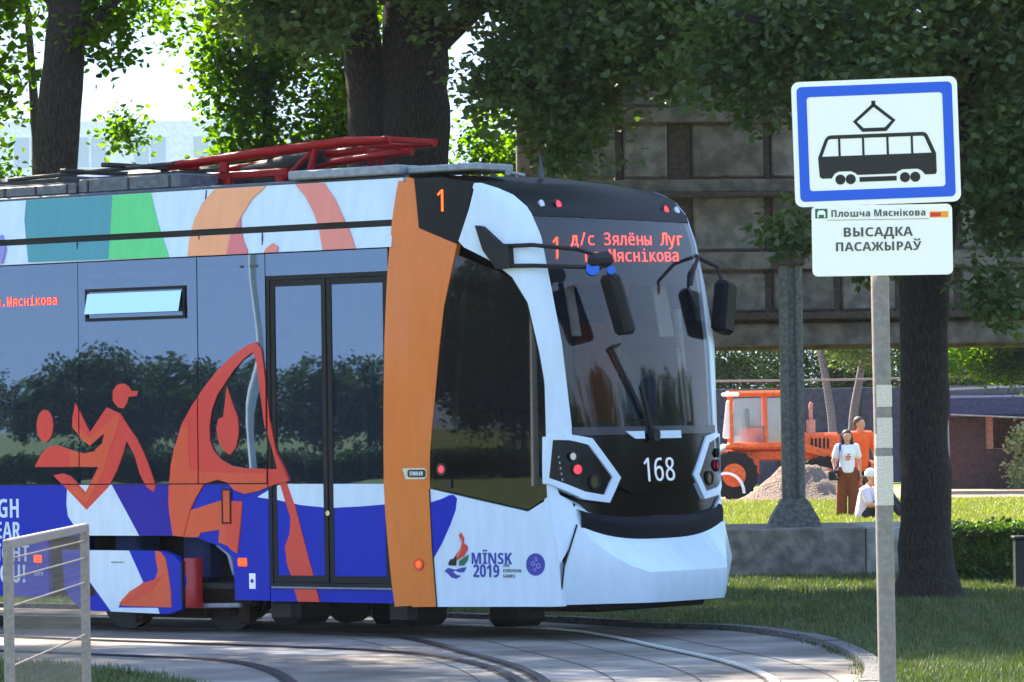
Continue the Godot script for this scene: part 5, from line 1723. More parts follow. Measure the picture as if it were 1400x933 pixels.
func trees() -> void:
	var spray := leaf_spray(16, 0.32, 0.092, 11)
	var spray_fine := leaf_spray(14, 0.34, 0.095, 12)
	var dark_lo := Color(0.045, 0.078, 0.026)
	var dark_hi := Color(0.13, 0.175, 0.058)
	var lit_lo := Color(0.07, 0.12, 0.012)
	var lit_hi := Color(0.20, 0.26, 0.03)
	# left trunk
	var a := thing("broadleaf_tree", "slim dark trunk leaning right at the picture's left, sparse leaves round it", "tree", Vector3(-4.98, 0, -46.0), 0.0, "trees over the tram")
	trunk(a, [Vector3(0, 0, 0), Vector3(0.1, 2.0, 0), Vector3(0.2, 4.4, 0), Vector3(0.38, 6.3, 0), Vector3(0.3, 9.5, 0.1), Vector3(-0.6, 13.5, -0.3)], [0.33, 0.27, 0.235, 0.205, 0.17, 0.09])
	trunk(a, [Vector3(0.34, 5.7, 0), Vector3(0.75, 6.1, 0.1), Vector3(1.6, 7.0, 0.4)], [0.09, 0.06, 0.04], "branch")
	trunk(a, [Vector3(0.3, 6.2, 0), Vector3(-0.8, 7.2, 0.3), Vector3(-2.4, 8.4, 0.8)], [0.1, 0.08, 0.04], "branch")
	crown(a, [[Vector3(-0.55, 5.5, -0.4), Vector3(0.6, 1.0, 0.5), 10, 7, 0.14], [Vector3(0.75, 5.95, -0.2), Vector3(0.3, 0.3, 0.4), 5, 7, 0.11], [Vector3(-0.75, 4.5, -0.5), Vector3(0.3, 0.5, 0.4), 3, 6, 0.12], [Vector3(0.2, 6.35, -0.5), Vector3(0.8, 0.25, 0.4), 5, 10, 0.14],
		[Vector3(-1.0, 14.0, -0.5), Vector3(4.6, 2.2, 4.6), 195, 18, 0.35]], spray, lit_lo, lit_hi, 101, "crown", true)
	# big double trunk
	var b := thing("broadleaf_tree", "massive dark double trunk rising behind the red pantograph", "tree", Vector3(-1.27, 0, -49.0), 0.0, "trees over the tram")
	trunk(b, [Vector3(0.05, 0, 0), Vector3(0.0, 2.5, 0), Vector3(0.02, 4.6, 0)], [0.66, 0.57, 0.55])
	trunk(b, [Vector3(-0.2, 4.3, 0.05), Vector3(-0.30, 5.3, 0.05), Vector3(-0.40, 6.5, 0.1), Vector3(-1.2, 9.5, 0.1), Vector3(-2.0, 13.5, 0)], [0.33, 0.24, 0.2, 0.15, 0.08], "stem")
	trunk(b, [Vector3(0.12, 4.3, 0), Vector3(0.20, 5.3, 0), Vector3(0.26, 6.6, 0), Vector3(0.9, 9.5, -0.6), Vector3(1.9, 12.6, -1.6)], [0.45, 0.40, 0.36, 0.24, 0.1], "stem")
	trunk(b, [Vector3(0.25, 5.8, 0.1), Vector3(1.2, 6.6, 0.6), Vector3(2.8, 7.1, 1.2)], [0.16, 0.11, 0.05], "branch")
	trunk(b, [Vector3(-0.35, 6.0, 0.1), Vector3(-1.4, 6.9, 0.6), Vector3(-3.0, 8.0, 1.0)], [0.13, 0.09, 0.05], "branch")
	crown(b, [[Vector3(1.75, 5.6, 1.3), Vector3(0.75, 1.1, 0.7), 34, 20, 0.2], [Vector3(3.1, 6.15, 1.6), Vector3(1.3, 0.75, 0.8), 60, 22, 0.22], [Vector3(4.2, 6.3, 1.2), Vector3(1.2, 0.7, 0.9), 46, 22, 0.22],
		[Vector3(-0.75, 6.6, 0.6), Vector3(0.9, 0.7, 0.5), 20, 16, 0.2], [Vector3(0.6, 6.8, 0.8), Vector3(1.3, 0.5, 0.5), 26, 18, 0.22],
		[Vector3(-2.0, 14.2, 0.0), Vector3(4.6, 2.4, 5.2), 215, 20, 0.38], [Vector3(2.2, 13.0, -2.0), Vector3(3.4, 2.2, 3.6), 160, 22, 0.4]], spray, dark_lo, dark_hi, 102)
	# right trunk behind the sign
	var c := thing("broadleaf_tree", "thick dark trunk standing behind the tram stop sign's pole", "tree", Vector3(3.98, 0, -42.5), 0.0, "trees over the tram")
	trunk(c, [Vector3(0, -0.05, 0), Vector3(0.0, 0.25, 0), Vector3(0.0, 1.2, 0), Vector3(0.02, 3.0, 0), Vector3(0.33, 5.0, 0), Vector3(0.6, 8.0, 0.0), Vector3(0.2, 12.0, -0.6)], [0.37, 0.265, 0.235, 0.235, 0.25, 0.19, 0.1])
	trunk(c, [Vector3(0.3, 4.6, 0.1), Vector3(-0.6, 5.2, 0.5), Vector3(-1.8, 5.6, 0.9)], [0.1, 0.06, 0.03], "branch")
	trunk(c, [Vector3(0.2, 4.0, 0.1), Vector3(-0.35, 3.98, 0.6), Vector3(-1.15, 3.6, 1.1), Vector3(-1.55, 3.42, 1.2)], [0.03, 0.02, 0.014, 0.006], "branch")
	crown(c, [[Vector3(-0.95, 5.3, 0.5), Vector3(1.1, 0.62, 0.5), 34, 20, 0.18], [Vector3(0.95, 4.3, 0.4), Vector3(0.38, 1.0, 0.4), 26, 18, 0.16], [Vector3(0.9, 5.6, 0.4), Vector3(0.7, 0.6, 0.5), 20, 20, 0.18],
		[Vector3(-0.62, 3.78, 0.8), Vector3(0.14, 0.3, 0.2), 7, 9, 0.09], [Vector3(-0.5, 3.35, 0.8), Vector3(0.12, 0.22, 0.2), 4, 9, 0.08], [Vector3(-1.3, 3.5, 1.1), Vector3(0.25, 0.06, 0.1), 4, 6, 0.06], [Vector3(0.75, 2.95, 0.5), Vector3(0.2, 0.15, 0.2), 4, 9, 0.1],
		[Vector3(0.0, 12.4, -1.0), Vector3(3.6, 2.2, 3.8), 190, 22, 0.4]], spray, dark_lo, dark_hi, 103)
	# trees whose crowns shade the track from outside the picture's top
	for q in [[Vector3(-9.5, 0, -42.0), 104, "tall tree left of the picture, its crown shading the track"], [Vector3(-8.0, 0, -52.0), 105, "tall tree behind the tram's tail, its crown above the picture"]]:
		var e := thing("broadleaf_tree", q[2], "tree", q[0], 0.0, "trees over the tram")
		trunk(e, [Vector3(0, 0, 0), Vector3(0.05, 4, 0), Vector3(0.1, 9.5, 0), Vector3(-0.3, 13.5, 0)], [0.36, 0.3, 0.2, 0.1])
		crown(e, [[Vector3(-0.6, 13.8, 0.0), Vector3(4.6, 2.4, 4.8), 155, 18, 0.34]], spray, lit_lo, lit_hi, q[1])
	# sunlit trees behind the pantograph
	var n := 0
	for q in [[Vector3(-3.6, 0, -60.0), "backlit yellow-green tree whose leaves hang above the tram roof, left of the double trunk", [[Vector3(-0.15, 6.3, 0), Vector3(0.65, 0.95, 0.7), 15, 10, 0.17], [Vector3(0.0, 5.3, 0), Vector3(0.6, 0.6, 0.5), 10, 10, 0.15], [Vector3(-1.3, 4.95, 0), Vector3(0.45, 0.2, 0.3), 6, 7, 0.11], [Vector3(-1.7, 5.9, 0), Vector3(0.3, 0.3, 0.3), 4, 6, 0.1], [Vector3(1.3, 6.6, 0), Vector3(1.35, 1.2, 0.8), 34, 13, 0.19], [Vector3(0.2, 7.3, 0), Vector3(1.2, 0.75, 0.8), 20, 12, 0.19], [Vector3(0.7, 5.2, 0), Vector3(1.0, 0.9, 0.7), 22, 11, 0.17], [Vector3(-0.5, 4.35, 0.2), Vector3(1.0, 0.35, 0.5), 11, 11, 0.14], [Vector3(1.8, 4.7, 0), Vector3(0.7, 0.7, 0.6), 16, 12, 0.17]]],
		[Vector3(-7.2, 0, -64.0), "loose backlit tree at the picture's upper left corner", [[Vector3(-0.6, 6.8, 0), Vector3(0.9, 1.2, 0.8), 9, 8, 0.18], [Vector3(1.2, 8.0, 0), Vector3(1.5, 0.45, 0.8), 9, 11, 0.18], [Vector3(-0.4, 5.0, 0), Vector3(0.4, 0.7, 0.5), 4, 8, 0.14]]],
		[Vector3(0.1, 0, -66.0), "bright tree showing between the double trunk and the gallery", [[Vector3(-0.15, 5.4, 0), Vector3(0.6, 1.6, 0.6), 26, 14, 0.18], [Vector3(0.5, 4.6, 0), Vector3(0.6, 0.9, 0.6), 20, 14, 0.18], [Vector3(-0.9, 4.6, 0), Vector3(0.7, 0.9, 0.6), 16, 14, 0.18]]]]:
		var e := thing("broadleaf_tree", q[1], "tree", q[0], 0.0, "sunlit trees behind the tram")
		trunk(e, [Vector3(0.2, 0, 0), Vector3(0.35, 3, 0), Vector3(0.3, 6.0, 0), Vector3(0.1, 9.5, 0)], [0.15, 0.11, 0.075, 0.02])
		crown(e, q[2], spray_fine, lit_lo, lit_hi, 110 + n, "crown", true)
		n += 1
	# birches and bushes beyond the gallery
	for q in [[Vector3(7.75, 0, -105.0), [Vector3(0, 0, 0), Vector3(-0.15, 2.0, 0), Vector3(-0.55, 4.6, 0)], "pale birch trunk left of the orange-shirted man, seen under the gallery"], [Vector3(8.0, 0, -106.0), [Vector3(0, 0, 0), Vector3(0.25, 2.0, 0), Vector3(0.75, 4.6, 0)], "pale birch trunk leaning right above the two walkers' heads"]]:
		var e := thing("birch_tree", q[2], "tree", q[0], 0.0, "birches beyond the gallery")
		trunk(e, q[1], [0.12, 0.10, 0.07], "trunk", M.birch)
		crown(e, [[Vector3(0, 6.2, 0), Vector3(2.2, 1.7, 1.8), 60, 14, 0.35], [Vector3(0.3, 3.3, 0.3), Vector3(0.8, 0.4, 0.4), 4, 10, 0.15]], spray_fine, dark_lo, lit_hi, 130 + n)
		n += 1
	for q in [[Vector3(5.5, 0, -128.0), 2.9, "tree crown behind the loader's cab"], [Vector3(9.5, 0, -130.0), 3.4, "dark tree behind the birch trunks"], [Vector3(13.5, 0, -127.0), 3.0, "tree rising behind the brown hut"], [Vector3(1.0, 0, -126.0), 3.2, "tree hidden behind the tram's nose, its crown under the gallery's edge"], [Vector3(17.5, 0, -126.0), 3.0, "tree behind the hut, at the right edge"]]:
		var e := thing("broadleaf_tree", q[2], "tree", q[0], 0.0, "trees beyond the far fence")
		trunk(e, [Vector3(0, 0, 0), Vector3(0, 3, 0), Vector3(0.1, 6, 0)], [0.25, 0.2, 0.1])
		crown(e, [[Vector3(0, 4.6, 0), Vector3(q[1], 3.6, 2.2), 150, 15, 0.4], [Vector3(0, 2.6, 0.6), Vector3(q[1], 1.2, 1.2), 50, 14, 0.35]], spray_fine, dark_lo, lit_hi, 140 + n)
		n += 1
	var e2 := thing("broadleaf_tree", "sunlit bright green tree over the brown hut, under the gallery's edge", "tree", Vector3(12.0, 0, -100.0), 0.0, "sunlit trees by the hut")
	trunk(e2, [Vector3(2.6, 0, 0), Vector3(2.5, 2.4, 0), Vector3(1.2, 4.0, 0)], [0.14, 0.11, 0.06])
	crown(e2, [[Vector3(-0.7, 3.15, 0), Vector3(1.5, 0.5, 0.7), 44, 14, 0.15], [Vector3(0.7, 2.6, 0.2), Vector3(0.6, 0.6, 0.5), 22, 13, 0.14], [Vector3(0, 4.6, 0), Vector3(2.6, 1.0, 1.4), 70, 14, 0.3]], spray_fine, lit_lo, Color(0.2, 0.28, 0.04), 160, "crown", true)
	var e3 := thing("shrub", "pale flowering shrub in front of the hut's pinkish doorway", "shrub", Vector3(12.35, 0, -106.0))
	trunk(e3, [Vector3(0, 0, 0), Vector3(0.02, 0.4, 0), Vector3(0.05, 0.9, 0)], [0.03, 0.025, 0.012], "stem")
	crown(e3, [[Vector3(0.1, 1.2, 0), Vector3(0.35, 0.22, 0.25), 12, 8, 0.07], [Vector3(0.05, 0.5, 0), Vector3(0.4, 0.4, 0.3), 14, 8, 0.1]], spray_fine, Color(0.3, 0.32, 0.12), Color(0.55, 0.52, 0.35), 161, "foliage")

func hedge(label: String, at: Vector3, size: Vector3, seed_: int, lo: Color, hi: Color, count: int) -> void:
	var h := thing("clipped_hedge", label, "hedge", at)
	var core := begin()
	for k in int(size.x / 0.25):
		tube(core, [Vector3(-size.x / 2.0 + 0.12 + k * 0.25, -0.03, rng.randf_range(-0.1, 0.1)), Vector3(-size.x / 2.0 + 0.12 + k * 0.25 + rng.randf_range(-0.08, 0.08), size.y * 0.8, 0)], [0.02, 0.006], 6)
	obj("stem", core, M.bark, h)
	var r := RandomNumberGenerator.new()
	r.seed = seed_
	var places := []
	var colours := []
	var mesh := leaf_spray(10, 0.07, 0.045, seed_)
	for i in count:
		var p := Vector3(r.randf_range(-0.5, 0.5), r.randf(), r.randf_range(-0.5, 0.5)) * size
		if r.randf() < 0.55:
			if r.randf() < 0.5:
				p.z = size.z * 0.5 * (1 if r.randf() < 0.8 else -1)
			else:
				p.y = size.y
		p += Vector3(r.randfn(), r.randfn(), r.randfn()) * 0.025
		p.y = maxf(p.y, 0.02)
		places.append(Transform3D(Basis.from_euler(Vector3(r.randf() * TAU, r.randf() * TAU, 0)).scaled(Vector3.ONE * r.randf_range(0.7, 1.4)), p))
		colours.append(lo.lerp(hi, r.randf()))
	scatter("foliage", mesh, M.leaf, places, colours, h)

# ==================================================================== roadside things beyond the track
func roadside() -> void:
	hedge("clipped hedge right of the big dark trunk, by the right edge", Vector3(5.15, -0.03, -46.6), Vector3(1.25, 0.56, 0.6), 201, Color(0.03, 0.07, 0.02), Color(0.14, 0.2, 0.05), 2600)
	hedge("low hedge running behind the plinth and the column foot", Vector3(2.2, -0.03, -55.0), Vector3(7.5, 0.26, 0.6), 202, Color(0.03, 0.06, 0.02), Color(0.10, 0.16, 0.04), 3600)
	var cab_ := thing("utility_cabinet", "dark cabinet at the right edge, at the hedge's end", "cabinet", Vector3(5.22, -0.03, -44.6))
	var cs := begin()
	bbox(cs, Vector3(0, 0.27, 0), Vector3(0.3, 0.5, 0.25), 0.015)
	obj("case", cs, M.dark_green, cab_)
	var cl := begin()
	bbox(cl, Vector3(0, 0.535, 0), Vector3(0.34, 0.03, 0.29), 0.008)
	obj("lid", cl, M.dark_green, cab_)
	# sand heap
	var h := begin()
	h.set_smooth_group(1)
	var fn := FastNoiseLite.new()
	fn.frequency = 0.9
	fn.seed = 8
	var hp := func(i: int, k: int) -> Vector3:
		var r := i / 16.0
		var a := TAU * k / 48.0
		var px := cos(a) * r * 1.55
		var pz := sin(a) * r * 1.3
		var y := 0.86 * smoothstep(0.0, 1.0, 1.0 - r) * (1.0 + 0.25 * fn.get_noise_2d(px * 2.0, pz * 2.0)) + 0.05 * fn.get_noise_2d(px * 9.0, pz * 9.0)
		if r < 0.45:
			y = minf(y, 0.74 + 0.1 * fn.get_noise_2d(px * 3.0 + 5.0, pz * 3.0))
		return Vector3(px + r * 0.1 * fn.get_noise_1d(a * 4.0), y if i < 16 else -0.05, pz)
	for i in 16:
		for k in 48:
			quad(h, hp.call(i, k), hp.call(i, k + 1), hp.call(i + 1, k + 1), hp.call(i + 1, k), Vector3.UP)
	h.set_smooth_group(-1)
	var heap := obj("sand_heap", h, M.sand, self)
	heap.position = Vector3(6.15, 0, -94.0)
	tag(heap, "grey-brown heap of sand in front of the orange loader", "sand heap")
	loader()

func loader() -> void:
	var t := thing("wheel_loader", "orange wheel loader with a glazed cab, behind the sand heap and column", "loader", Vector3(5.6, 0, -97.5))
	var ch := begin()
	bbox(ch, Vector3(0.2, 0.95, 0), Vector3(2.6, 0.24, 0.9), 0.04)
	bbox(ch, Vector3(-0.15, 1.16, 0.55), Vector3(1.5, 0.16, 0.3), 0.05)
	bbox(ch, Vector3(-0.35, 0.72, 0.35), Vector3(0.35, 0.5, 0.4), 0.04)
	var body := obj("chassis", ch, M.tractor, t)
	var ho := begin()
	bbox(ho, Vector3(1.1, 1.22, 0), Vector3(1.05, 0.42, 0.85), 0.06)
	var hood := obj("hood", ho, M.tractor, t)
	var gr := begin()
	for k in 5:
		bbox(gr, Vector3(1.0 + k * 0.09, 1.2, 0.43), Vector3(0.05, 0.22, 0.02), 0.005)
	obj("grille_slot", gr, M.rubber, hood)
	var ex := begin()
	tube(ex, [Vector3(1.0, 1.4, 0.2), Vector3(1.0, 1.72, 0.2)], 0.1, 12)
	tube(ex, [Vector3(1.0, 1.72, 0.2), Vector3(1.0, 2.05, 0.2), Vector3(1.03, 2.1, 0.2)], 0.045, 10)
	obj("exhaust", ex, M.pink_wall, hood)
	# cab: posts, roof, panes
	var cb := begin()
	for x in [-0.78, -0.02, 0.62]:
		for z in [0.55, -0.55]:
			bbox(cb, Vector3(x, 1.72, z), Vector3(0.07, 1.1, 0.07), 0.015)
	bbox(cb, Vector3(-0.08, 1.2, 0), Vector3(1.5, 0.08, 1.15), 0.02)
	var cab_frame := obj("cab_frame", cb, M.tractor, t)
	var rf := begin()
	bbox(rf, Vector3(-0.08, 2.32, 0), Vector3(1.6, 0.13, 1.3), 0.05)
	obj("cab_roof", rf, M.tractor, cab_frame)
	var wl := begin()
	bbox(wl, Vector3(-0.84, 1.75, 0.45), Vector3(0.18, 0.85, 0.1), 0.03, Basis(Vector3.BACK, -0.12))
	bbox(wl, Vector3(-0.8, 2.30, 0.68), Vector3(0.4, 0.09, 0.1), 0.03)
	obj("cab_corner", wl, M.plaster_white, cab_frame)
	for p in [[-0.4, 0.66], [0.3, 0.56]]:
		var g := begin()
		bbox(g, Vector3(p[0], 1.72, 0.56), Vector3(p[1], 1.0, 0.02), 0.0)
		bbox(g, Vector3(p[0], 1.72, -0.56), Vector3(p[1], 1.0, 0.02), 0.0)
		obj("cab_pane", g, M.clear, cab_frame)
	var st := begin()
	bbox(st, Vector3(-0.2, 1.4, 0), Vector3(0.4, 0.4, 0.4), 0.05)
	bbox(st, Vector3(-0.4, 1.7, 0), Vector3(0.1, 0.6, 0.4), 0.04)
	obj("cab_seat", st, M.interior_dark, cab_frame)
	# front lamp on the left, loader arm on the right
	var lm := begin()
	bbox(lm, Vector3(-0.98, 1.12, 0.5), Vector3(0.24, 0.16, 0.2), 0.06, Basis(Vector3.BACK, 0.5))
	obj("work_lamp", lm, M.plaster_white, body)
	var ar := begin()
	bar(ar, Vector3(0.7, 1.15, 0.55), Vector3(1.9, 0.75, 0.6), 0.1, 0.18, 0.02)
	bar(ar, Vector3(0.7, 1.15, -0.55), Vector3(1.9, 0.75, -0.6), 0.1, 0.18, 0.02)
	bbox(ar, Vector3(2.15, 0.5, 0), Vector3(0.5, 0.6, 1.7), 0.06)
	obj("loader_arm", ar, M.tractor, body)
	for w in [[-0.75, 0.52], [1.25, 0.45]]:
		for z in [0.62, -0.62]:
			var ty := begin()
			disc(ty, Vector3(w[0], w[1], z - 0.14 * signf(z)), Vector3(0, 0, signf(z)), w[1], 0.3, 28)
			for k in 18:
				var a := TAU * k / 18.0
				bbox(ty, Vector3(w[0] + cos(a) * w[1], w[1] + sin(a) * w[1], z), Vector3(0.05, 0.07, 0.28), 0.01, Basis(Vector3.BACK, a))
			var tyre := obj("wheel", ty, M.tyre, t)
			var rm := begin()
			disc(rm, Vector3(w[0], w[1], z + 0.16 * signf(z)), Vector3(0, 0, signf(z)), w[1] * 0.5, 0.02, 20)
			disc(rm, Vector3(w[0], w[1], z + 0.18 * signf(z)), Vector3(0, 0, signf(z)), w[1] * 0.2, 0.04, 14)
			obj("rim", rm, M.tractor, tyre)
	var fe := begin()
	var prev := []
	for k in 9:
		var a := lerpf(0.0, 2.0, k / 8.0)
		var cur := [Vector3(-0.93 + cos(a) * 0.36, 0.12 + sin(a) * 0.42, 0.95), Vector3(-0.93 + cos(a) * 0.42, 0.12 + sin(a) * 0.48, 0.95), Vector3(-0.93 + cos(a) * 0.42, 0.12 + sin(a) * 0.48, 0.75), Vector3(-0.93 + cos(a) * 0.36, 0.12 + sin(a) * 0.42, 0.75)]
		if k:
			for j in 4:
				quad(fe, prev[j], prev[(j + 1) % 4], cur[(j + 1) % 4], cur[j], [Vector3(0, 0, 1), Vector3(cos(a), sin(a), 0), Vector3(0, 0, -1), -Vector3(cos(a), sin(a), 0)][j])
		prev = cur
	obj("hose_guard", fe, M.plaster_white, body)

# ==================================================================== what the tram's windows mirror: a far line of trees beyond open grass
func mirrored_side() -> void:
	var spray := leaf_spray(12, 0.7, 0.3, 21)
	for k in 11:
		var at := Vector3(-205.0 - rng.randf_range(0, 14), 0, -44.0 + k * 13.0)
		var e := thing("roadside_tree", "low rounded tree across the open grass, far left of the tram" if k < 7 else "tall tree at the near end of the row across the open grass", "tree", at, 0.0, "trees across the grass")
		trunk(e, [Vector3(0, 0, 0), Vector3(0, 1.2, 0), Vector3(0, 3, 0)], [0.2, 0.16, 0.08])
		crown(e, [[Vector3(0, 3.0 if k < 7 else 6.6, 0), Vector3(2.5, (1.9 if k < 7 else 5.6) + rng.randf_range(-0.4, 0.4), 7.4), 150 if k < 7 else 380, 12, 0.6]], spray, Color(0.03, 0.06, 0.02), Color(0.08, 0.12, 0.04), 300 + k)
	for k in 4:
		var lp := thing("lamp_post", "pale lamp post beside the open grass, far left of the tram", "post", Vector3(-62.0 - k * 9.0, 0, -26.0 + k * 11.0), 0.0, "posts by the grass")
		var ps := begin()
		tube(ps, [Vector3(0, 0, 0), Vector3(0, 4.0, 0), Vector3(0, 7.5, 0), Vector3(0.5, 8.0, 0)], [0.11, 0.09, 0.06, 0.05], 10)
		obj("pole", ps, M.plaster_white, lp)
		var hd2 := begin()
		bbox(hd2, Vector3(0.7, 8.0, 0), Vector3(0.5, 0.12, 0.22), 0.03)
		obj("lamp_head", hd2, M.dark_metal, lp)
	var hd := thing("clipped_hedge", "long low hedge across the open grass, far left of the tram", "hedge", Vector3(-100.0, 0, -10.0))
	var places := []
	var colours := []
	for k in 9000:
		places.append(Transform3D(Basis.from_euler(Vector3(rng.randf() * TAU, rng.randf() * TAU, 0)).scaled(Vector3.ONE * 0.5), Vector3(rng.randf_range(-0.5, 0.5), rng.randf_range(0.05, 0.85), rng.randf_range(-36, 36))))
		colours.append(Color(0.03, 0.055, 0.02).lerp(Color(0.07, 0.1, 0.03), rng.randf()))
	scatter("foliage", spray, M.leaf, places, colours, hd)
	for k in 7:
		var at := Vector3(62.0 + rng.randf_range(0, 6), 0, -70.0 + k * 8.0)
		var e := thing("roadside_tree", "dense tree beside the road, far to the right of the tram's front", "tree", at, 0.0, "trees right of the road")
		trunk(e, [Vector3(0, 0, 0), Vector3(0, 2.5, 0), Vector3(0, 6, 0)], [0.25, 0.2, 0.08])
		crown(e, [[Vector3(0, 5.6, 0), Vector3(2.5, 5.4 + rng.randf_range(-1.2, 0.6), 5.2), 300, 12, 0.6]], spray, Color(0.03, 0.06, 0.02), Color(0.08, 0.12, 0.04), 320 + k)

# ==================================================================== people
func skin_over(bones: Array, cell: float, k: float, st: SurfaceTool) -> void:
	# a smooth skin round tapered bones: a distance field on a grid, meshed with one vertex in each crossed cell
	var lo := Vector3(1e9, 1e9, 1e9)
	var hi := -lo
	for b in bones:
		var r := maxf(b[2], b[3]) + k + cell * 2.0
		lo = lo.min((b[0] as Vector3).min(b[1]) - Vector3.ONE * r)
		hi = hi.max((b[0] as Vector3).max(b[1]) + Vector3.ONE * r)
	var n := Vector3i(((hi - lo) / cell).ceil()) + Vector3i.ONE
	var field := PackedFloat32Array()
	field.resize(n.x * n.y * n.z)
	field.fill(1.0)
	for b in bones:
		var a: Vector3 = b[0]
		var ab: Vector3 = b[1] - a
		var len2 := maxf(ab.length_squared(), 1e-9)
		var r := maxf(b[2], b[3]) + k + cell * 2.0
		var flat: float = b[4] if b.size() > 4 else 1.0
		var i0 := Vector3i((((a.min(b[1]) - Vector3.ONE * r) - lo) / cell).floor()).max(Vector3i.ZERO)
		var i1 := Vector3i((((a.max(b[1]) + Vector3.ONE * r) - lo) / cell).ceil()).min(n - Vector3i.ONE)
		for z in range(i0.z, i1.z + 1):
			for y in range(i0.y, i1.y + 1):
				var row := (z * n.y + y) * n.x
				for x in range(i0.x, i1.x + 1):
					var p: Vector3 = lo + Vector3(x, y, z) * cell - a
					var t := clampf(p.dot(ab) / len2, 0.0, 1.0)
					var q: Vector3 = p - ab * t
					q.z *= flat
					var d := q.length() - lerpf(b[2], b[3], t)
					var e := field[row + x]
					var h := maxf(k - absf(d - e), 0.0) / k
					field[row + x] = minf(d, e) - h * h * k * 0.25
	var at := PackedInt32Array()
	at.resize(field.size())
	at.fill(-1)
	var verts := PackedVector3Array()
	var off := [0, 1, n.x, n.x + 1, n.x * n.y, n.x * n.y + 1, n.x * n.y + n.x, n.x * n.y + n.x + 1]
	for z in n.z - 1:
		for y in n.y - 1:
			for x in n.x - 1:
				var i := (z * n.y + y) * n.x + x
				var mask := 0
				for c in 8:
					if field[i + off[c]] < 0.0:
						mask |= 1 << c
				if mask == 0 or mask == 255:
					continue
				var sum := Vector3.ZERO
				var cnt := 0
				for c in 8:
					for ax in 3:
						if c & (1 << ax):
							continue
						var c2 := c | (1 << ax)
						var f0 := field[i + off[c]]
						var f1 := field[i + off[c2]]
						if (f0 < 0.0) != (f1 < 0.0):
							var v := Vector3(c & 1, (c >> 1) & 1, (c >> 2) & 1)
							v[ax] += f0 / (f0 - f1)
							sum += v
							cnt += 1
				at[i] = verts.size()
				verts.append(lo + (Vector3(x, y, z) + sum / cnt) * cell)
	st.set_smooth_group(1)
	var stride := [1, n.x, n.x * n.y]
	for z in range(1, n.z - 1):
		for y in range(1, n.y - 1):
			for x in range(1, n.x - 1):
				var i := (z * n.y + y) * n.x + x
				for ax in 3:
					var f0 := field[i]
					var f1 := field[i + stride[ax]]
					if (f0 < 0.0) == (f1 < 0.0):
						continue
					var u: int = stride[(ax + 1) % 3]
					var w: int = stride[(ax + 2) % 3]
					var out := Vector3.ZERO
					out[ax] = 1.0 if f0 < 0.0 else -1.0
					var q := [at[i], at[i - u], at[i - u - w], at[i - w]]
					if q.min() < 0:
						continue
					quad(st, verts[q[0]], verts[q[1]], verts[q[2]], verts[q[3]], out)
	st.set_smooth_group(-1)

func hand(st: SurfaceTool, wrist: Vector3, down: Vector3, across: Vector3, side: float, curl: float) -> void:
	# palm, four fingers of different lengths bent at the knuckles, and a thumb from the palm's side
	var front := across.cross(down).normalized()
	var bones := [[wrist - down * 0.03, wrist + down * 0.02, 0.024, 0.022]]
	var lens := [0.068, 0.076, 0.07, 0.055]
	for i in 4:
		var s := (i - 1.5) * 0.019
		var root: Vector3 = wrist + down * 0.085 + across * s
		bones.append([wrist + down * 0.015 + across * s * 0.7, root, 0.015, 0.0115])
		var dir := down
		var p: Vector3 = root
		for j in 3:
			dir = (dir * cos(curl) + front * sin(curl)).normalized()
			var q: Vector3 = p + dir * lens[i] * [0.45, 0.3, 0.25][j]
			bones.append([p, q, 0.0098 - j * 0.001, 0.0088 - j * 0.001])
			p = q
	var tb := wrist + down * 0.03 - across * side * 0.026
	var t1 := tb + (down * 0.7 - across * side * 0.6 + front * 0.4).normalized() * 0.035
	bones.append([tb, t1, 0.014, 0.011])
	bones.append([t1, t1 + (down * 0.9 - across * side * 0.2 + front * 0.4).normalized() * 0.032, 0.011, 0.009])
	skin_over(bones, 0.005, 0.006, st)

func head(st: SurfaceTool, c: Vector3, b: Basis) -> void:
	# c is the middle of the skull; the face looks along b.z
	var at := func(x: float, y: float, z: float) -> Vector3: return c + b * Vector3(x, y, z)
	skin_over([[at.call(0, 0.03, -0.015), at.call(0, 0.02, 0.01), 0.088, 0.082], [at.call(0, -0.03, 0.03), at.call(0, -0.085, 0.045), 0.066, 0.04], [at.call(0, 0.0, 0.08), at.call(0, -0.028, 0.103), 0.012, 0.015],
		[at.call(0.076, 0.01, -0.01), at.call(0.08, -0.03, -0.005), 0.014, 0.011], [at.call(-0.076, 0.01, -0.01), at.call(-0.08, -0.03, -0.005), 0.014, 0.011], [at.call(-0.02, -0.062, 0.078), at.call(0.02, -0.062, 0.078), 0.011, 0.011],
		[at.call(-0.035, 0.024, 0.072), at.call(0.035, 0.024, 0.072), 0.014, 0.014], [at.call(0, -0.06, -0.01), at.call(0, -0.17, -0.02), 0.055, 0.055]], 0.009, 0.02, st)

func face(t: Node3D, c: Vector3, b: Basis) -> void:
	var e := begin()
	for x in [-0.032, 0.032]:
		bbox(e, c + b * Vector3(x, 0.0, 0.083), Vector3(0.024, 0.012, 0.012), 0.004, b)
		bbox(e, c + b * Vector3(x, 0.026, 0.087), Vector3(0.034, 0.007, 0.008), 0.002, b)
	obj("eye", e, M.hair, t)
	var m := begin()
	bbox(m, c + b * Vector3(0, -0.063, 0.089), Vector3(0.046, 0.011, 0.01), 0.004, b)
	obj("mouth", m, M.lips, t)

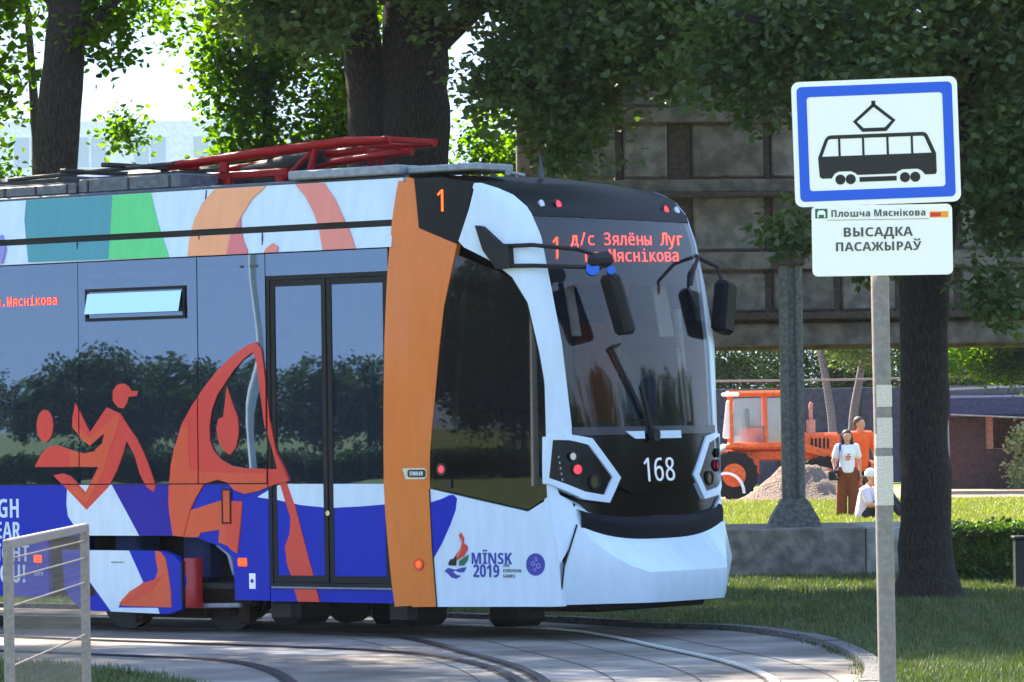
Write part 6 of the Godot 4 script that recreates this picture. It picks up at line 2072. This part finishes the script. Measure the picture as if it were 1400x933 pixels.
func people() -> void:
	# woman in a white T-shirt, facing the camera
	var w := thing("person", "person with long dark hair, white printed T-shirt, brown trousers and a dark shoulder bag", "person", Vector3(5.85, 0, -77.0), 0.05)
	w.scale = Vector3.ONE * 0.94
	var skin := begin()
	var hc := Vector3(0.0, 1.50, 0.02)
	head(skin, hc, Basis(Vector3.UP, 0.1))
	var sh_l := Vector3(0.17, 1.31, 0.0)
	var el_l := Vector3(0.23, 1.05, -0.02)
	var wr_l := Vector3(0.235, 0.83, 0.06)
	var sh_r := Vector3(-0.17, 1.31, 0.0)
	var el_r := Vector3(-0.25, 1.06, -0.03)
	var wr_r := Vector3(-0.235, 0.86, 0.09)
	var torso := [[Vector3(0, 1.36, 0), Vector3(0, 1.28, 0), 0.06, 0.08], [Vector3(-0.1, 1.27, 0), Vector3(0.1, 1.27, 0), 0.085, 0.085], [Vector3(0, 1.2, 0.02), Vector3(0, 1.02, 0.0), 0.125, 0.11], [Vector3(-0.07, 1.17, 0.06), Vector3(0.07, 1.17, 0.06), 0.062, 0.062], [Vector3(0, 1.0, 0), Vector3(0, 0.9, 0), 0.115, 0.135]]
	var arms := [[sh_l, el_l, 0.05, 0.04], [el_l, wr_l, 0.038, 0.026], [sh_r, el_r, 0.05, 0.04], [el_r, wr_r, 0.038, 0.026]]
	var legs := [[Vector3(0.085, 0.87, 0), Vector3(0.1, 0.48, 0.03), 0.088, 0.055], [Vector3(0.1, 0.48, 0.03), Vector3(0.1, 0.08, 0.0), 0.052, 0.036], [Vector3(-0.085, 0.87, 0), Vector3(-0.1, 0.48, -0.02), 0.088, 0.055], [Vector3(-0.1, 0.48, -0.02), Vector3(-0.11, 0.08, -0.06), 0.052, 0.036], [Vector3(0.1, 0.05, 0), Vector3(0.11, 0.035, 0.14), 0.038, 0.03], [Vector3(-0.11, 0.05, -0.06), Vector3(-0.13, 0.035, 0.08), 0.038, 0.03]]
	skin_over(torso + arms + legs, 0.016, 0.03, skin)
	hand(skin, wr_l, Vector3(0.02, -1, 0.1).normalized(), Vector3(0.2, 0, 1).normalized(), -1.0, 0.3)
	hand(skin, wr_r, Vector3(0.05, -1, 0.1).normalized(), Vector3(-0.2, 0, 1).normalized(), -1.0, 0.6)
	var body := obj("body", skin, M.skin, w)
	face(w, hc, Basis(Vector3.UP, 0.1))
	var shirt := begin()
	skin_over([[Vector3(-0.11, 1.285, 0), Vector3(0.11, 1.285, 0), 0.09, 0.09], [Vector3(0, 1.2, 0.02), Vector3(0, 1.02, 0.0), 0.142, 0.135], [Vector3(-0.07, 1.17, 0.06), Vector3(0.07, 1.17, 0.06), 0.075, 0.075], [Vector3(0, 1.0, 0), Vector3(0, 0.88, 0), 0.14, 0.155], [sh_l, sh_l.lerp(el_l, 0.62), 0.068, 0.066], [sh_r, sh_r.lerp(el_r, 0.62), 0.068, 0.066]], 0.016, 0.035, shirt)
	var sh := obj("t_shirt", shirt, M.cloth_white, w)
	var pr := begin()
	for q in [[0.0, 1.13, 0.10, 0.035, 0], [-0.005, 1.085, 0.085, 0.03, 0], [0.01, 1.175, 0.05, 0.03, 1]]:
		bbox(pr, Vector3(q[0], q[1], 0.158 if q[1] > 1.1 else 0.149), Vector3(q[2], q[3], 0.012), 0.004)
	obj("shirt_print", pr, M.cloth_red, sh)
	var tr := begin()
	skin_over([[Vector3(0, 0.92, 0), Vector3(0, 0.84, 0), 0.135, 0.15], [Vector3(0.085, 0.86, 0), Vector3(0.11, 0.45, 0.02), 0.115, 0.10], [Vector3(0.11, 0.45, 0.02), Vector3(0.11, 0.09, 0.0), 0.10, 0.105], [Vector3(-0.085, 0.86, 0), Vector3(-0.11, 0.45, -0.02), 0.115, 0.10], [Vector3(-0.11, 0.45, -0.02), Vector3(-0.12, 0.09, -0.05), 0.10, 0.105]], 0.018, 0.03, tr)
	obj("trousers", tr, M.cloth_brown, w)
	var hair := begin()
	skin_over([[hc + Vector3(0, 0.045, -0.025), hc + Vector3(0, 0.03, -0.03), 0.098, 0.1], [hc + Vector3(0.078, 0.02, -0.02), hc + Vector3(0.095, -0.2, 0.0), 0.034, 0.042], [hc + Vector3(-0.078, 0.02, -0.02), hc + Vector3(-0.095, -0.2, 0.0), 0.034, 0.042], [hc + Vector3(0, 0.0, -0.06), hc + Vector3(0, -0.24, -0.09), 0.08, 0.07]], 0.012, 0.02, hair)
	obj("hair", hair, M.hair, w)
	var shoes := begin()
	skin_over([[Vector3(0.1, 0.045, -0.03), Vector3(0.11, 0.04, 0.14), 0.045, 0.04], [Vector3(-0.11, 0.045, -0.09), Vector3(-0.13, 0.04, 0.08), 0.045, 0.04]], 0.014, 0.02, shoes)
	obj("shoe", shoes, M.cloth_dark, w)
	var bag := thing("shoulder_bag", "small dark bag on a blue strap at the white-shirted person's hip", "bag", Vector3(5.85, 0, -77.0), 0.05)
	bag.scale = Vector3.ONE * 0.94
	var bg := begin()
	bbox(bg, Vector3(-0.27, 0.79, 0.09), Vector3(0.2, 0.19, 0.1), 0.03)
	obj("pouch", bg, M.cloth_dark, bag)
	var sp := begin()
	var path := [Vector3(-0.12, 1.385, -0.02), Vector3(-0.135, 1.37, 0.06), Vector3(-0.15, 1.25, 0.125), Vector3(-0.18, 1.1, 0.14), Vector3(-0.22, 0.95, 0.12), Vector3(-0.26, 0.87, 0.1)]
	for i in path.size() - 1:
		bar(sp, path[i], path[i + 1], 0.045, 0.012, 0.003)
	obj("strap", sp, M.cloth_blue, bag)
	# man in orange behind her, looking right
	var m := thing("person", "person in an orange shirt with short hair, looking right behind the white-shirted person", "person", Vector3(6.27, 0, -79.5), 0.25)
	var ms := begin()
	var mc := Vector3(0.0, 1.63, 0.02)
	var mb := Basis(Vector3.UP, 0.7)
	head(ms, mc, mb)
	var ml := [Vector3(0.2, 1.43, 0), Vector3(0.29, 1.14, -0.02), Vector3(0.31, 0.88, 0.06)]
	var mr := [Vector3(-0.2, 1.43, 0), Vector3(-0.28, 1.14, -0.02), Vector3(-0.27, 0.88, 0.08)]
	var mt := [[Vector3(0, 1.5, 0), Vector3(0, 1.4, 0), 0.065, 0.09], [Vector3(-0.12, 1.39, 0), Vector3(0.12, 1.39, 0), 0.1, 0.1], [Vector3(0, 1.3, 0.02), Vector3(0, 1.08, 0), 0.15, 0.135], [Vector3(0, 1.05, 0), Vector3(0, 0.95, 0), 0.135, 0.14]]
	var mlegs := [[Vector3(0.095, 0.92, 0), Vector3(0.11, 0.5, 0.03), 0.095, 0.062], [Vector3(0.11, 0.5, 0.03), Vector3(0.11, 0.09, -0.02), 0.06, 0.042], [Vector3(-0.095, 0.92, 0), Vector3(-0.11, 0.5, 0.0), 0.095, 0.062], [Vector3(-0.11, 0.5, 0.0), Vector3(-0.12, 0.09, -0.05), 0.06, 0.042], [Vector3(0.11, 0.05, -0.02), Vector3(0.13, 0.04, 0.15), 0.042, 0.034], [Vector3(-0.12, 0.05, -0.05), Vector3(-0.14, 0.04, 0.12), 0.042, 0.034]]
	skin_over(mt + mlegs + [[ml[0], ml[1], 0.058, 0.045], [ml[1], ml[2], 0.043, 0.03], [mr[0], mr[1], 0.058, 0.045], [mr[1], mr[2], 0.043, 0.03]], 0.017, 0.03, ms)
	hand(ms, ml[2], Vector3(0.02, -1, 0.1).normalized(), Vector3(0.2, 0, 1).normalized(), -1.0, 0.35)
	hand(ms, mr[2], Vector3(-0.02, -1, 0.1).normalized(), Vector3(-0.2, 0, 1).normalized(), -1.0, 0.35)
	obj("body", ms, M.skin, m)
	face(m, mc, mb)
	var mh := begin()
	skin_over([[mc + mb * Vector3(0, 0.05, -0.025), mc + mb * Vector3(0, 0.035, -0.03), 0.093, 0.095], [mc + mb * Vector3(0, -0.01, -0.05), mc + mb * Vector3(0, -0.06, -0.05), 0.07, 0.055]], 0.012, 0.02, mh)
	obj("hair", mh, M.hair_light, m)
	var mshirt := begin()
	skin_over([[Vector3(-0.13, 1.4, 0), Vector3(0.13, 1.4, 0), 0.108, 0.108], [Vector3(0, 1.3, 0.02), Vector3(0, 1.08, 0), 0.17, 0.16], [Vector3(0, 1.05, 0), Vector3(0, 0.9, 0), 0.16, 0.165], [ml[0], ml[0].lerp(ml[1], 0.7), 0.076, 0.07], [mr[0], mr[0].lerp(mr[1], 0.7), 0.076, 0.07]], 0.017, 0.035, mshirt)
	obj("orange_shirt", mshirt, M.cloth_orange, m)
	var mtr := begin()
	skin_over([[Vector3(0, 0.95, 0), Vector3(0, 0.88, 0), 0.145, 0.15], [Vector3(0.095, 0.9, 0), Vector3(0.11, 0.5, 0.03), 0.11, 0.08], [Vector3(0.11, 0.5, 0.03), Vector3(0.11, 0.1, -0.02), 0.08, 0.07], [Vector3(-0.095, 0.9, 0), Vector3(-0.11, 0.5, 0), 0.11, 0.08], [Vector3(-0.11, 0.5, 0), Vector3(-0.12, 0.1, -0.05), 0.08, 0.07]], 0.018, 0.03, mtr)
	obj("trousers", mtr, M.cloth_dark, m)
	# seated person in a white cap, half behind the sign's pole, facing right
	var s := thing("person", "person in white cap and pale shirt sitting half hidden by the sign pole", "person", Vector3(6.0, 0, -74.5), PI / 2.0 - 0.35)
	var ss := begin()
	var sc := Vector3(0, 0.72, 0.06)
	var sb := Basis(Vector3.RIGHT, 0.15)
	head(ss, sc, sb)
	var sl := [Vector3(0.19, 0.50, 0.0), Vector3(0.27, 0.27, 0.12), Vector3(0.16, 0.25, 0.36)]
	var sr := [Vector3(-0.19, 0.50, 0.0), Vector3(-0.27, 0.27, 0.12), Vector3(-0.16, 0.25, 0.36)]
	var st_t := [[Vector3(0, 0.58, 0.02), Vector3(0, 0.5, 0), 0.062, 0.085], [Vector3(-0.12, 0.48, 0), Vector3(0.12, 0.48, 0), 0.095, 0.095], [Vector3(0, 0.4, 0), Vector3(0, 0.16, -0.04), 0.145, 0.15]]
	var slg := [[Vector3(0.1, 0.1, 0), Vector3(0.16, 0.40, 0.36), 0.09, 0.062], [Vector3(0.16, 0.40, 0.36), Vector3(0.13, 0.08, 0.62), 0.058, 0.04], [Vector3(-0.1, 0.1, 0), Vector3(-0.16, 0.40, 0.36), 0.09, 0.062], [Vector3(-0.16, 0.40, 0.36), Vector3(-0.13, 0.08, 0.62), 0.058, 0.04], [Vector3(0.13, 0.05, 0.6), Vector3(0.14, 0.035, 0.78), 0.04, 0.032], [Vector3(-0.13, 0.05, 0.6), Vector3(-0.14, 0.035, 0.78), 0.04, 0.032]]
	skin_over(st_t + slg + [[sl[0], sl[1], 0.055, 0.044], [sl[1], sl[2], 0.042, 0.03], [sr[0], sr[1], 0.055, 0.044], [sr[1], sr[2], 0.042, 0.03]], 0.017, 0.03, ss)
	hand(ss, sl[2], Vector3(-0.4, -0.2, 1).normalized(), Vector3(0, 1, 0.2).normalized(), -1.0, 0.3)
	hand(ss, sr[2], Vector3(0.4, -0.2, 1).normalized(), Vector3(0, 1, 0.2).normalized(), -1.0, 0.3)
	obj("body", ss, M.skin, s)
	face(s, sc, sb)
	var sshirt := begin()
	skin_over([[Vector3(-0.13, 0.49, 0), Vector3(0.13, 0.49, 0), 0.105, 0.105], [Vector3(0, 0.4, 0), Vector3(0, 0.12, -0.04), 0.168, 0.185], [sl[0], sl[0].lerp(sl[1], 0.75), 0.075, 0.07], [sr[0], sr[0].lerp(sr[1], 0.75), 0.075, 0.07]], 0.017, 0.035, sshirt)
	obj("pale_shirt", sshirt, M.cloth_pink, s)
	var strs := begin()
	skin_over([[Vector3(0, 0.13, -0.02), Vector3(0, 0.1, 0.0), 0.15, 0.14], [Vector3(0.1, 0.1, 0), Vector3(0.16, 0.40, 0.36), 0.105, 0.075], [Vector3(0.16, 0.40, 0.36), Vector3(0.13, 0.12, 0.6), 0.073, 0.06], [Vector3(-0.1, 0.1, 0), Vector3(-0.16, 0.40, 0.36), 0.105, 0.075], [Vector3(-0.16, 0.40, 0.36), Vector3(-0.13, 0.12, 0.6), 0.073, 0.06]], 0.018, 0.03, strs)
	obj("trousers", strs, M.cloth_dark, s)
	var cap := begin()
	skin_over([[sc + sb * Vector3(0, 0.07, -0.02), sc + sb * Vector3(0, 0.065, 0.0), 0.098, 0.094], [sc + sb * Vector3(-0.03, 0.068, 0.1), sc + sb * Vector3(0.03, 0.068, 0.1), 0.03, 0.03], [sc + sb * Vector3(-0.025, 0.06, 0.14), sc + sb * Vector3(0.025, 0.06, 0.14), 0.02, 0.02]], 0.011, 0.015, cap)
	obj("cap", cap, M.cloth_white, s)
	var sh2 := begin()
	skin_over([[sc + sb * Vector3(0, 0.0, -0.05), sc + sb * Vector3(0, -0.05, -0.04), 0.078, 0.06]], 0.012, 0.02, sh2)
	obj("hair", sh2, M.hair, s)
